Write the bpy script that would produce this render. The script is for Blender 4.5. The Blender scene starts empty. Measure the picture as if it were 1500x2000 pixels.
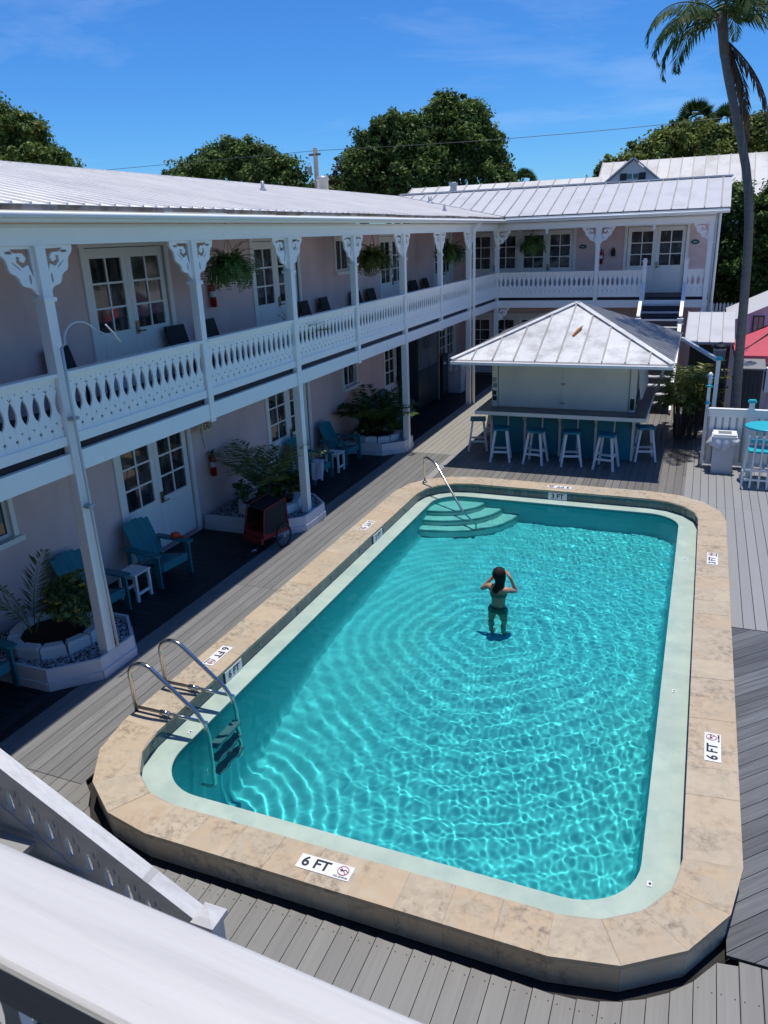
import bpy, bmesh, math, random
import numpy as np
from mathutils import Vector, Matrix
random.seed(7)
R = math.radians
sc = bpy.context.scene
COL = sc.collection
# ------------------------------------------------------------------ camera
cam = bpy.data.cameras.new('camera'); camo = bpy.data.objects.new('camera', cam); COL.objects.link(camo); sc.camera = camo
CZ = 4.603
cam.sensor_fit = 'VERTICAL'; cam.sensor_height = 24; cam.lens = 24*1489/2000
_p, _r, _y = R(19.865), R(-2.186), R(22.661)
_f0 = Vector((-math.sin(_y), math.cos(_y), 0)); _r0 = Vector((math.cos(_y), math.sin(_y), 0)); _u = Vector((0, 0, 1))
_fw = _f0*math.cos(_p)-_u*math.sin(_p); _u1 = _u*math.cos(_p)+_f0*math.sin(_p)
_rt = _r0*math.cos(_r)+_u1*math.sin(_r); _u2 = _u1*math.cos(_r)-_r0*math.sin(_r)
_m = Matrix((_rt, _u2, -_fw)).transposed().to_4x4(); _m.translation = (0, 0, CZ); camo.matrix_world = _m
cam.clip_start = .05; cam.clip_end = 3000
cam.dof.use_dof = True; cam.dof.focus_distance = 11; cam.dof.aperture_fstop = 5.0
# ------------------------------------------------------------------ world, sun, exposure
SUN_DIR = Vector((-.035, -.135, -1)).normalized()
wd = bpy.data.worlds.new('World'); sc.world = wd; wd.use_nodes = True
wn = wd.node_tree; bg = wn.nodes['Background']
sky = wn.nodes.new('ShaderNodeTexSky'); sky.sky_type = 'NISHITA'; sky.sun_disc = False
sky.sun_elevation = R(82.1); sky.sun_rotation = math.atan2(.035, .135)
sky.altitude = 0; sky.air_density = 1.0; sky.dust_density = .05; sky.ozone_density = 3.0
def wnode(t, **k):
    n = wn.nodes.new(t)
    for a, b in k.items(): setattr(n, a, b)
    return n
hs = wnode('ShaderNodeHueSaturation'); hs.inputs['Saturation'].default_value = 1.15
wn.links.new(sky.outputs[0], hs.inputs['Color'])
tint = wnode('ShaderNodeMix', data_type='RGBA', blend_type='MULTIPLY'); tint.inputs[0].default_value = 1
tint.inputs[7].default_value = (.285, .575, .92, 1)
wn.links.new(hs.outputs[0], tint.inputs[6])
# thin cirrus
tc = wnode('ShaderNodeTexCoord'); mp = wnode('ShaderNodeMapping'); mp.inputs['Scale'].default_value = (1.6, 2.4, 9); mp.inputs['Rotation'].default_value = (.35, .25, 1.1)
nz = wnode('ShaderNodeTexNoise'); nz.inputs['Scale'].default_value = 1.5; nz.inputs['Detail'].default_value = 9; nz.inputs['Roughness'].default_value = .62; nz.inputs['Distortion'].default_value = .6
rp = wnode('ShaderNodeValToRGB'); rp.color_ramp.elements[0].position = .53; rp.color_ramp.elements[1].position = .82; rp.color_ramp.elements[1].color = (.20, .20, .20, 1)
cm = wnode('ShaderNodeMix', data_type='RGBA'); cm.inputs[7].default_value = (6.0, 6.8, 8.0, 1)
wn.links.new(tc.outputs['Generated'], mp.inputs[0]); wn.links.new(mp.outputs[0], nz.inputs['Vector']); wn.links.new(nz.outputs['Fac'], rp.inputs[0])
wn.links.new(rp.outputs[0], cm.inputs[0]); wn.links.new(tint.outputs[2], cm.inputs[6]); wn.links.new(cm.outputs[2], bg.inputs[0])
bg.inputs[1].default_value = .131
sl = bpy.data.lights.new('sun', 'SUN'); sl.energy = 3.7; sl.angle = R(.53); sl.color = (1, .965, .90)
slo = bpy.data.objects.new('sun', sl); COL.objects.link(slo); slo.rotation_euler = SUN_DIR.to_track_quat('-Z', 'Y').to_euler(); slo.location = (0, 0, 40)
sl.cycles.is_caustics_light = True
vs = sc.view_settings; vs.view_transform = 'Standard'; vs.look = 'None'; vs.gamma = 1; vs.use_curve_mapping = False; vs.exposure = .17
cy = sc.cycles
cy.caustics_refractive = True; cy.caustics_reflective = False; cy.sample_clamp_indirect = 5; cy.use_denoising = True
cy.max_bounces = 9; cy.diffuse_bounces = 4; cy.glossy_bounces = 4; cy.transmission_bounces = 6; cy.transparent_max_bounces = 8

# ------------------------------------------------------------------ materials
def mat(name, col, rough=.6, metal=0., spec=.4, var=0., noise=0., nscale=6., stretch=(1, 1, 1), bump=0., bscale=40., dirt=None, dirt_amt=0., dirt_scale=1.5, leaf=0.):
    m = bpy.data.materials.new(name); m.use_nodes = True; nt = m.node_tree; b = nt.nodes['Principled BSDF']
    N = nt.nodes.new; Lk = nt.links.new
    b.inputs['Roughness'].default_value = rough; b.inputs['Metallic'].default_value = metal; b.inputs['Specular IOR Level'].default_value = spec
    rgb = N('ShaderNodeRGB'); rgb.outputs[0].default_value = (*col, 1); cur = rgb.outputs[0]
    tcn = N('ShaderNodeTexCoord'); oi = N('ShaderNodeObjectInfo')
    off = N('ShaderNodeVectorMath'); off.operation = 'MULTIPLY_ADD'
    cmb = N('ShaderNodeCombineXYZ')
    for i in range(3): Lk(oi.outputs['Random'], cmb.inputs[i])
    off.inputs[1].default_value = (37, 53, 71)
    mpn = N('ShaderNodeMapping'); mpn.inputs['Scale'].default_value = stretch
    Lk(tcn.outputs['Object'], mpn.inputs[0]); Lk(cmb.outputs[0], off.inputs[0]); Lk(mpn.outputs[0], off.inputs[2])
    vec = off.outputs[0]
    def scale_by(val_socket, cur, lo, hi):
        mr = N('ShaderNodeMapRange'); mr.inputs[3].default_value = lo; mr.inputs[4].default_value = hi; Lk(val_socket, mr.inputs[0])
        mx = N('ShaderNodeMix'); mx.data_type = 'RGBA'; mx.blend_type = 'MULTIPLY'; mx.inputs[0].default_value = 1
        Lk(cur, mx.inputs[6]); cc = N('ShaderNodeCombineColor')
        for i in range(3): Lk(mr.outputs[0], cc.inputs[i])
        Lk(cc.outputs[0], mx.inputs[7]); return mx.outputs[2]
    if leaf:
        ge = N('ShaderNodeNewGeometry'); cur = scale_by(ge.outputs['Random Per Island'], cur, 1-leaf, 1+leaf)
    if var: cur = scale_by(oi.outputs['Random'], cur, 1-var, 1+var)
    if noise:
        n = N('ShaderNodeTexNoise'); n.inputs['Scale'].default_value = nscale; n.inputs['Detail'].default_value = 6; n.inputs['Roughness'].default_value = .6; Lk(vec, n.inputs['Vector'])
        mr = N('ShaderNodeMapRange'); mr.inputs[1].default_value = .3; mr.inputs[2].default_value = .7; Lk(n.outputs['Fac'], mr.inputs[0])
        cur = scale_by(mr.outputs[0], cur, 1-noise, 1+noise)
    if dirt:
        n = N('ShaderNodeTexNoise'); n.inputs['Scale'].default_value = dirt_scale; n.inputs['Detail'].default_value = 8; n.inputs['Roughness'].default_value = .65; Lk(vec, n.inputs['Vector'])
        mr = N('ShaderNodeMapRange'); mr.inputs[1].default_value = .46; mr.inputs[2].default_value = .72; mr.inputs[4].default_value = dirt_amt; Lk(n.outputs['Fac'], mr.inputs[0])
        mx = N('ShaderNodeMix'); mx.data_type = 'RGBA'; mx.inputs[7].default_value = (*dirt, 1); Lk(mr.outputs[0], mx.inputs[0]); Lk(cur, mx.inputs[6]); cur = mx.outputs[2]
    Lk(cur, b.inputs['Base Color'])
    if bump:
        n = N('ShaderNodeTexNoise'); n.inputs['Scale'].default_value = bscale; n.inputs['Detail'].default_value = 4; Lk(vec, n.inputs['Vector'])
        bp = N('ShaderNodeBump'); bp.inputs['Strength'].default_value = bump; bp.inputs['Distance'].default_value = .01; Lk(n.outputs['Fac'], bp.inputs['Height']); Lk(bp.outputs[0], b.inputs['Normal'])
    if leaf:
        tr = N('ShaderNodeBsdfTranslucent'); Lk(cur, tr.inputs[0]); ms = N('ShaderNodeMixShader'); ms.inputs[0].default_value = .28
        Lk(b.outputs[0], ms.inputs[1]); Lk(tr.outputs[0], ms.inputs[2]); Lk(ms.outputs[0], nt.nodes['Material Output'].inputs[0])
    return m
def travertine(name, dark=1.):
    m = bpy.data.materials.new(name); m.use_nodes = True; nt = m.node_tree; b = nt.nodes['Principled BSDF']; N = nt.nodes.new; Lk = nt.links.new
    tcn = N('ShaderNodeTexCoord'); oi = N('ShaderNodeObjectInfo'); cmb = N('ShaderNodeCombineXYZ')
    for i in range(3): Lk(oi.outputs['Random'], cmb.inputs[i])
    off = N('ShaderNodeVectorMath'); off.operation = 'MULTIPLY_ADD'; off.inputs[1].default_value = (91, 57, 33); Lk(cmb.outputs[0], off.inputs[0]); Lk(tcn.outputs['Object'], off.inputs[2])
    r1 = N('ShaderNodeValToRGB'); cr = r1.color_ramp
    cols = [(0, (.50, .405, .30)), (.22, (.56, .475, .375)), (.45, (.52, .385, .26)), (.62, (.43, .385, .325)), (.8, (.55, .475, .385)), (1, (.61, .52, .41))]
    cols = [(p_, (.5*(c_[0]*.92)+.5*.47, .5*(c_[1]*.85)+.5*.392, .5*(c_[2]*.74)+.5*.285)) for p_, c_ in cols]
    cr.elements[0].position = 0; cr.elements[0].color = (*[c*dark for c in cols[0][1]], 1); cr.elements[1].position = 1; cr.elements[1].color = (*[c*dark for c in cols[-1][1]], 1)
    for p_, c in cols[1:-1]:
        e = cr.elements.new(p_); e.color = (*[x*dark for x in c], 1)
    n1 = N('ShaderNodeTexNoise'); n1.inputs['Scale'].default_value = 4.5; n1.inputs['Detail'].default_value = 8; n1.inputs['Roughness'].default_value = .6; n1.inputs['Distortion'].default_value = 1.2; Lk(off.outputs[0], n1.inputs['Vector'])
    ad = N('ShaderNodeMath'); ad.operation = 'MULTIPLY_ADD'; ad.inputs[1].default_value = .58; Lk(oi.outputs['Random'], ad.inputs[0])
    m2 = N('ShaderNodeMapRange'); m2.inputs[1].default_value = .3; m2.inputs[2].default_value = .7; m2.inputs[4].default_value = .50; Lk(n1.outputs['Fac'], m2.inputs[0]); Lk(m2.outputs[0], ad.inputs[2]); Lk(ad.outputs[0], r1.inputs[0])
    n2 = N('ShaderNodeTexNoise'); n2.inputs['Scale'].default_value = 14; n2.inputs['Detail'].default_value = 10; n2.inputs['Roughness'].default_value = .75; Lk(off.outputs[0], n2.inputs['Vector'])
    n3 = N('ShaderNodeTexNoise'); n3.inputs['Scale'].default_value = 2.1; n3.inputs['Detail'].default_value = 3; Lk(off.outputs[0], n3.inputs['Vector'])
    g = N('ShaderNodeMath'); g.operation = 'MULTIPLY'; 
    a1 = N('ShaderNodeMapRange'); a1.inputs[1].default_value = .47; a1.inputs[2].default_value = .64; Lk(n2.outputs['Fac'], a1.inputs[0])
    a2 = N('ShaderNodeMapRange'); a2.inputs[1].default_value = .40; a2.inputs[2].default_value = .62; a2.inputs[4].default_value = 1.0; Lk(n3.outputs['Fac'], a2.inputs[0])
    Lk(a1.outputs[0], g.inputs[0]); Lk(a2.outputs[0], g.inputs[1])
    mx = N('ShaderNodeMix'); mx.data_type = 'RGBA'; mx.inputs[7].default_value = (.21*dark, .165*dark, .125*dark, 1); Lk(g.outputs[0], mx.inputs[0]); Lk(r1.outputs[0], mx.inputs[6])
    Lk(mx.outputs[2], b.inputs['Base Color']); b.inputs['Roughness'].default_value = .65; b.inputs['Specular IOR Level'].default_value = .3
    bp = N('ShaderNodeBump'); bp.inputs['Strength'].default_value = .3; bp.inputs['Distance'].default_value = .004; Lk(n2.outputs['Fac'], bp.inputs['Height']); Lk(bp.outputs[0], b.inputs['Normal'])
    return m
M = {}
M['white'] = mat('white_paint', (.84, .84, .81), .45, noise=.05, nscale=3, dirt=(.5, .5, .47), dirt_amt=.15)
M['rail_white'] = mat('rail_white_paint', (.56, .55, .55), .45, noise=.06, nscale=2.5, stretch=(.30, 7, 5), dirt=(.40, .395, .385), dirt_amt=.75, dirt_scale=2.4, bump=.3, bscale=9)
M['trim_blue'] = mat('pale_trim_paint', (.93, .92, .86), .45, noise=.05, nscale=3, dirt=(.66, .66, .6), dirt_amt=.3, dirt_scale=3)
M['pink'] = mat('mauve_wall_paint', (.80, .59, .555), .8, noise=.08, nscale=1.5, stretch=(1, 1, .4), dirt=(.62, .46, .44), dirt_amt=.6, dirt_scale=1.2, bump=.1, bscale=60)
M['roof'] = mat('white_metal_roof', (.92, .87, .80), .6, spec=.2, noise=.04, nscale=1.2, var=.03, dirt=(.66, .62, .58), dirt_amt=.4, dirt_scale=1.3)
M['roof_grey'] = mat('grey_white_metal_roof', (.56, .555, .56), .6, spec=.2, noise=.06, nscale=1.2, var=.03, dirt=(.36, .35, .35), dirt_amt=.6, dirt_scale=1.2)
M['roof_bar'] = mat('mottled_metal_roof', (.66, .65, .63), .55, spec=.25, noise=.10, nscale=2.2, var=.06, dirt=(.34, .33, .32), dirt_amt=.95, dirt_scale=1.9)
M['roof_old'] = mat('stained_white_metal_roof', (.66, .63, .58), .6, spec=.2, noise=.06, nscale=1.0, var=.04, dirt=(.44, .40, .35), dirt_amt=.8, dirt_scale=.9)
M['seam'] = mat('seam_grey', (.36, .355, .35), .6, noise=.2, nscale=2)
M['rust'] = mat('weathered_drip_edge', (.20, .15, .11), .8, noise=.5, nscale=4, dirt=(.42, .42, .42), dirt_amt=1., dirt_scale=2)
M['glass'] = mat('dark_window_glass', (.018, .022, .026), .05, spec=.9, dirt=(.22, .22, .21), dirt_amt=.55, dirt_scale=2.4, stretch=(3, 1, .7))
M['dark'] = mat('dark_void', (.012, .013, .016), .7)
M['soil'] = mat('under_deck_soil', (.03, .028, .025), .95, noise=.4)
M['ground'] = mat('sandy_ground', (.34, .31, .26), .95, noise=.25, nscale=.8, dirt=(.12, .13, .06), dirt_amt=.8, dirt_scale=.15)
g3 = (.35, 9, 3)
M['deck'] = mat('grey_composite_deck', (.222, .212, .192), .55, var=.08, noise=.07, nscale=5, stretch=g3, dirt=(.16, .15, .14), dirt_amt=.5, dirt_scale=.8)
M['deck_light'] = mat('light_grey_composite_deck', (.285, .28, .27), .55, var=.04, noise=.04, nscale=5, stretch=g3)
M['deck_slate'] = mat('slate_composite_deck', (.115, .117, .12), .5, var=.28, noise=.30, nscale=4, stretch=(.4, 10, 3))
M['deck_walk'] = mat('streaky_grey_deck', (.185, .18, .172), .55, var=.13, noise=.20, nscale=4, stretch=(.4, 11, 3))
M['deck_beige'] = mat('beige_grey_deck', (.285, .272, .24), .6, var=.05, noise=.1, nscale=5, stretch=g3)
M['deck_brown'] = mat('brown_grey_deck', (.175, .162, .15), .55, var=.16, noise=.12, nscale=5, stretch=g3)
M['deck_dark'] = mat('shade_dark_gallery_deck', (.020, .023, .027), .5, spec=.25, var=.25, noise=.15, nscale=5, stretch=g3)  # dark boards with the veranda shade put into their colour
M['trav'] = travertine('travertine'); M['trav_face'] = travertine('travertine_face', 1.3)  # face copy brightened in colour to make up for weak bounce light
M['grout'] = mat('beige_grout', (.38, .325, .265), .8)
M['pool_tile'] = mat('teal_glazed_tile', (.045, .105, .115), .15, spec=.6, var=.3, noise=.15, nscale=9)
M['shell_print'] = mat('shell_motif_print', (.16, .27, .27), .3)
M['ledge'] = mat('pale_green_plaster', (.41, .49, .41), .55, noise=.09, nscale=3, dirt=(.28, .39, .34), dirt_amt=.7, dirt_scale=3.5)
M['basin'] = mat('aqua_pool_plaster', (.145, .60, .63), .6, noise=.05, nscale=1.2)
M['step'] = mat('pale_step_plaster', (.56, .76, .68), .6, noise=.05, nscale=3)
M['step_edge'] = mat('dark_step_edge_tile', (.10, .30, .30), .4)
M['steel'] = mat('polished_steel', (.62, .61, .58), .16, metal=1.)
M['grey_plastic'] = mat('grey_ladder_tread', (.20, .22, .24), .5)
M['teal'] = mat('teal_plastic_lumber', (.012, .19, .22), .5, noise=.08, nscale=4, var=.05)
M['teal_bar'] = mat('teal_bar_paint', (.010, .19, .25), .45, noise=.08, nscale=2, dirt=(.01, .13, .17), dirt_amt=.6)
M['turq'] = mat('turquoise_plastic', (.02, .42, .50), .4, noise=.04)
M['stool'] = mat('whitewashed_stool_wood', (.76, .77, .75), .5, noise=.05)
M['cream'] = mat('cream_shutter_paint', (.74, .72, .64), .5, noise=.04, nscale=1.5, dirt=(.48, .5, .48), dirt_amt=.4, dirt_scale=1.2)
M['counter'] = mat('dark_tiled_counter', (.055, .058, .065), .3, noise=.5, nscale=12)
M['gravel'] = mat('white_marble_gravel', (.42, .43, .44), .8, leaf=.001, var=.0)
M['block'] = mat('whitewashed_block', (.74, .74, .72), .8, noise=.07, nscale=5, bump=.4, bscale=30)
M['planter'] = mat('white_planter_boards', (.72, .68, .68), .6, noise=.07, nscale=3, dirt=(.33, .33, .35), dirt_amt=.5, dirt_scale=3)
M['earth'] = mat('dark_soil', (.02, .016, .012), .95, noise=.5, nscale=10)
M['red'] = mat('extinguisher_red', (.33, .012, .014), .3); M['black'] = mat('matte_black', (.012, .012, .014), .5); M['char'] = mat('dark_rattan', (.016, .017, .021), .6)
M['trailer_red'] = mat('trailer_red_cloth', (.22, .02, .022), .7, noise=.1); M['mesh_black'] = mat('trailer_black_mesh', (.014, .014, .016), .7)
M['towel'] = mat('white_towel', (.70, .72, .76), .9, bump=.5, bscale=60); M['orange'] = mat('orange_cloth', (.75, .08, .02), .7)
M['exit_face'] = mat('exit_sign_face', (.62, .60, .40), .5); M['exit_text'] = mat('exit_lettering', (.20, .03, .02), .5)
M['marker'] = mat('white_marker_tile', (.74, .74, .74), .4, noise=.03); M['ink'] = mat('black_lettering', (.02, .02, .022), .5); M['ban'] = mat('no_diving_red', (.42, .10, .14), .5)
M['skin'] = mat('tanned_skin', (.42, .235, .15), .5, noise=.05); M['hair'] = mat('dark_hair', (.020, .013, .010), .75, spec=.2, noise=.4, nscale=18, stretch=(4, 4, .6)); M['suit'] = mat('dark_green_swimsuit', (.03, .13, .085), .6)
M['leaf_dark'] = mat('dark_tree_leaf', (.072, .118, .030), .6, spec=.2, noise=.38, nscale=.9, leaf=.65); M['leaf_mid'] = mat('mid_tree_leaf', (.125, .185, .045), .6, spec=.2, noise=.38, nscale=.9, leaf=.6); M['leaf_yel'] = mat('yellowish_leaf', (.19, .225, .05), .6, spec=.2, noise=.38, nscale=.9, leaf=.6)
M['palm_leaf'] = mat('palm_leaf', (.048, .088, .026), .6, spec=.15, leaf=.5); M['palm_dead'] = mat('dead_palm_leaf', (.115, .075, .042), .7, leaf=.5); M['palm_gold'] = mat('golden_palm_leaf', (.24, .27, .06), .45, leaf=.6)
M['plant_leaf'] = mat('planter_leaf', (.17, .23, .075), .5, leaf=.5); M['fern'] = mat('fern_leaf', (.13, .21, .05), .5, leaf=.5); M['fern_y'] = mat('yellow_fern_leaf', (.17, .19, .045), .5, leaf=.5)
M['flower'] = mat('yellow_flower', (.75, .45, .04), .6); M['wflower'] = mat('white_flower', (.75, .75, .7), .6)
M['bark'] = mat('tree_bark', (.10, .085, .07), .9, noise=.3, nscale=6); M['palm_bark'] = mat('palm_bark', (.115, .108, .10), .85, noise=.2, nscale=5, stretch=(1, 1, 4)); M['basket'] = mat('brown_basket', (.07, .045, .03), .8)
M['pole_wood'] = mat('grey_pole_wood', (.20, .18, .165), .85, noise=.2); M['metal_grey'] = mat('galvanised_metal', (.38, .40, .42), .45, metal=.3, noise=.1); M['wire'] = mat('wire_black', (.05, .055, .07), .6)
M['pink_cloth'] = mat('coral_canopy_cloth', (.62, .10, .13), .8, noise=.06); M['shed'] = mat('dark_shed_boards', (.055, .052, .05), .7, noise=.15, nscale=3, stretch=(5, 5, .4)); M['shed_top'] = mat('grey_shed_lid', (.22, .22, .215), .7, noise=.1)
M['bin'] = mat('white_bin_plastic', (.60, .62, .66), .45, noise=.03); M['bag'] = mat('white_bin_liner', (.72, .73, .75), .35, spec=.5); M['house'] = mat('pale_house_siding', (.56, .60, .62), .6, noise=.04)
M['navy'] = mat('dark_shutter', (.02, .025, .035), .6); M['cab'] = mat('dark_teal_cabinet', (.018, .040, .050), .3, noise=.1); M['cab_glass'] = mat('cabinet_glass', (.07, .085, .09), .12, spec=.7, noise=.4, nscale=2, stretch=(1, 3, .4))
M['plaque'] = mat('teal_plaque', (.01, .12, .14), .5); M['terra'] = mat('cream_jar', (.36, .34, .27), .6, noise=.1); M['boot'] = mat('orange_brown_palm_boot', (.42, .17, .06), .8, noise=.2); M['brass'] = mat('brass_handle', (.35, .30, .2), .3, metal=1.)
M['tube'] = mat('clear_white_hose', (.62, .64, .62), .3); M['lav'] = mat('lavender_white_wall', (.60, .585, .65), .7); M['cushion'] = mat('tan_cloth', (.30, .24, .17), .9, noise=.5, nscale=20)
_n = M['gravel'].node_tree   # pebbles vary in tone stone by stone
for nd in _n.nodes:
    if nd.type == 'MAP_RANGE': nd.inputs[3].default_value = .25; nd.inputs[4].default_value = 1.9

# ------------------------------------------------------------------ builders
def wloc(o):
    v = Vector((0, 0, 0))
    while o is not None: v = v+o.location; o = o.parent
    return v
def link(name, me, parent=None, loc=None, rot=None):
    o = bpy.data.objects.new(name, me); COL.objects.link(o)
    if parent is not None: o.parent = parent
    if loc is not None: o.location = loc
    if rot is not None: o.rotation_euler = rot
    return o
def tag(o, label=None, cat=None, group=None, kind=None):
    if label: o['label'] = label
    if cat: o['category'] = cat
    if group: o['group'] = group
    if kind: o['kind'] = kind
    return o
def thing(name, label, cat, loc=(0, 0, 0), group=None, rz=0):
    o = bpy.data.objects.new(name, None); COL.objects.link(o); o.location = loc; o.rotation_euler = (0, 0, rz); o.empty_display_size = .1
    return tag(o, label, cat, group)
def copy_tree(o, parent=None):
    c = o.copy(); COL.objects.link(c)
    if parent is not None: c.parent = parent
    for ch in list(o.children): copy_tree(ch, c)
    return c
class MB:
    def __init__(s, T=None): s.v = []; s.f = []; s.T = T; s.cut = None
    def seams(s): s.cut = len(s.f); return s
    def add(s, vs_, fs):
        n = len(s.v)
        s.v += [tuple(s.T(*p)) if s.T else tuple(p) for p in vs_]; s.f += [tuple(i+n for i in f) for f in fs]; return s
    def box(s, x0, x1, y0, y1, z0, z1):
        x0, x1 = min(x0, x1), max(x0, x1); y0, y1 = min(y0, y1), max(y0, y1); z0, z1 = min(z0, z1), max(z0, z1)
        return s.add([(x0, y0, z0), (x1, y0, z0), (x1, y1, z0), (x0, y1, z0), (x0, y0, z1), (x1, y0, z1), (x1, y1, z1), (x0, y1, z1)],
              [(3, 2, 1, 0), (4, 5, 6, 7), (0, 1, 5, 4), (1, 2, 6, 5), (2, 3, 7, 6), (3, 0, 4, 7)])
    def prism(s, poly, z0, z1):
        n = len(poly); a = sum(poly[i][0]*poly[(i+1) % n][1]-poly[(i+1) % n][0]*poly[i][1] for i in range(n))
        if a < 0: poly = poly[::-1]
        return s.add([(x, y, z0) for x, y in poly]+[(x, y, z1) for x, y in poly], [tuple(range(n))[::-1], tuple(range(n, 2*n))]+[(i, (i+1) % n, (i+1) % n+n, i+n) for i in range(n)])
    def slab(s, P, n, t):      # planar polygon P (3d) thickened by t along -n
        n = Vector(n).normalized(); P = [Vector(p) for p in P]; Q = [p-n*t for p in P]; k = len(P)
        return s.add(P+Q, [tuple(range(k)), tuple(range(k, 2*k))[::-1]]+[(i, i+k, (i+1) % k+k, (i+1) % k) for i in range(k)])
    def bar(s, a, b, w, h, up=(0, 0, 1)):
        a, b = Vector(a), Vector(b); d = (b-a).normalized(); sd = d.cross(Vector(up))
        if sd.length < 1e-4: sd = Vector((1, 0, 0))
        sd.normalize(); u = sd.cross(d); vs_ = []
        for p in (a, b):
            for i, j in ((-1, -1), (1, -1), (1, 1), (-1, 1)): vs_.append(p+sd*(i*w/2)+u*(j*h/2))
        return s.add(vs_, [(0, 1, 2, 3), (7, 6, 5, 4), (0, 4, 5, 1), (1, 5, 6, 2), (2, 6, 7, 3), (3, 7, 4, 0)])
    def tube(s, pts, r, n=8, cap=True):
        pts = [Vector(p) for p in pts]; rs = r if isinstance(r, (list, tuple)) else [r]*len(pts); vs_ = []; fs = []; prev = None
        for i, p in enumerate(pts):
            d = (pts[min(i+1, len(pts)-1)]-pts[max(i-1, 0)]).normalized()
            if prev is None:
                ref = Vector((0, 0, 1)) if abs(d.z) < .9 else Vector((1, 0, 0)); a = d.cross(ref).normalized()
            else: a = (prev-d*prev.dot(d)).normalized()
            prev = a; b = d.cross(a)
            for k in range(n): t = 2*math.pi*k/n; vs_.append(p+(a*math.cos(t)+b*math.sin(t))*rs[i])
        for i in range(len(pts)-1):
            for k in range(n): fs.append((i*n+k, i*n+(k+1) % n, (i+1)*n+(k+1) % n, (i+1)*n+k))
        if cap: fs += [tuple(range(n))[::-1], tuple(range((len(pts)-1)*n, len(pts)*n))]
        return s.add(vs_, fs)
    def lathe(s, prof, c=(0, 0, 0), n=16):
        vs_ = []; fs = []
        for r, z in prof:
            for k in range(n): t = 2*math.pi*k/n; vs_.append((c[0]+r*math.cos(t), c[1]+r*math.sin(t), c[2]+z))
        for i in range(len(prof)-1):
            for k in range(n): fs.append((i*n+k, i*n+(k+1) % n, (i+1)*n+(k+1) % n, (i+1)*n+k))
        fs += [tuple(range(n))[::-1], tuple(range((len(prof)-1)*n, len(prof)*n))]
        return s.add(vs_, fs)
    def mesh(s, name, m, off=(0, 0, 0), smooth=False):
        me = bpy.data.meshes.new(name); ox, oy, oz = off
        me.from_pydata([(x-ox, y-oy, z-oz) for x, y, z in s.v], [], s.f); me.materials.append(m)
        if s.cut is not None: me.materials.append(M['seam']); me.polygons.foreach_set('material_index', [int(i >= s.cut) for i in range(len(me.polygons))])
        if smooth: me.polygons.foreach_set('use_smooth', [True]*len(me.polygons))
        return me
    def build(s, name, m, parent=None, smooth=False, at=None, rot=None, local=False):
        base = Vector((0, 0, 0)) if local or parent is None else wloc(parent)
        if at is not None: base = Vector(at)
        o = link(name, s.mesh(name, m, base, smooth), parent)
        if at is not None: o.location = Vector(at)-(wloc(parent) if parent is not None else Vector((0, 0, 0)))
        return o
def clip(poly, a, b, c):       # keep a*x+b*y<=c
    out = []
    for i in range(len(poly)):
        p, q = poly[i], poly[(i+1) % len(poly)]; dp, dq = a*p[0]+b*p[1]-c, a*q[0]+b*q[1]-c
        if dp <= 0: out.append(p)
        if dp*dq < 0: t = dp/(dp-dq); out.append((p[0]+(q[0]-p[0])*t, p[1]+(q[1]-p[1])*t))
    return out
def cut2d(name, loops, thick, m):      # flat sawn board with holes, in local xy, centred on z
    cu = bpy.data.curves.new(name+'_outline', 'CURVE'); cu.dimensions = '2D'; cu.fill_mode = 'BOTH'; cu.extrude = thick/2
    for lp in loops:
        sp = cu.splines.new('POLY'); sp.points.add(len(lp)-1)
        for i, (x, y) in enumerate(lp): sp.points[i].co = (x, y, 0, 1)
        sp.use_cyclic_u = True
    o = bpy.data.objects.new(name+'_tmp', cu); me = bpy.data.meshes.new_from_object(o); bpy.data.objects.remove(o); bpy.data.curves.remove(cu)
    me.name = name; me.materials.clear(); me.materials.append(m); return me
def text_mesh(body, size, m, ext=.002):
    cu = bpy.data.curves.new('lettering_curve', 'FONT'); cu.body = body; cu.size = size; cu.extrude = ext; cu.align_x = 'CENTER'; cu.align_y = 'CENTER'; cu.offset = .022*size
    o = bpy.data.objects.new('lettering_tmp', cu); me = bpy.data.meshes.new_from_object(o); bpy.data.objects.remove(o); bpy.data.curves.remove(cu)
    me.materials.clear(); me.materials.append(m); return me
def rot_xyz(me, f):
    for v in me.vertices: v.co = f(*v.co)
    me.update(); return me
def leaf_mesh(name, C, D, Nn, L, W, m):     # arrays: centre, long dir, normal, length, width
    D = D/np.linalg.norm(D, axis=1, keepdims=True); S = np.cross(Nn, D); S /= np.maximum(np.linalg.norm(S, axis=1, keepdims=True), 1e-6)
    k = len(C); L = np.broadcast_to(L, (k,))[:, None]; W = np.broadcast_to(W, (k,))[:, None]
    V = np.stack([C-D*L*.5, C+S*W*.5-D*L*.05, C+D*L*.5, C-S*W*.5-D*L*.05], 1).reshape(-1, 3)
    me = bpy.data.meshes.new(name); me.vertices.add(4*k); me.vertices.foreach_set('co', V.astype(np.float32).ravel())
    me.loops.add(4*k); me.loops.foreach_set('vertex_index', np.arange(4*k, dtype=np.int32)); me.polygons.add(k)
    me.polygons.foreach_set('loop_start', np.arange(0, 4*k, 4, dtype=np.int32)); me.update(calc_edges=True); me.materials.append(m); return me
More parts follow.
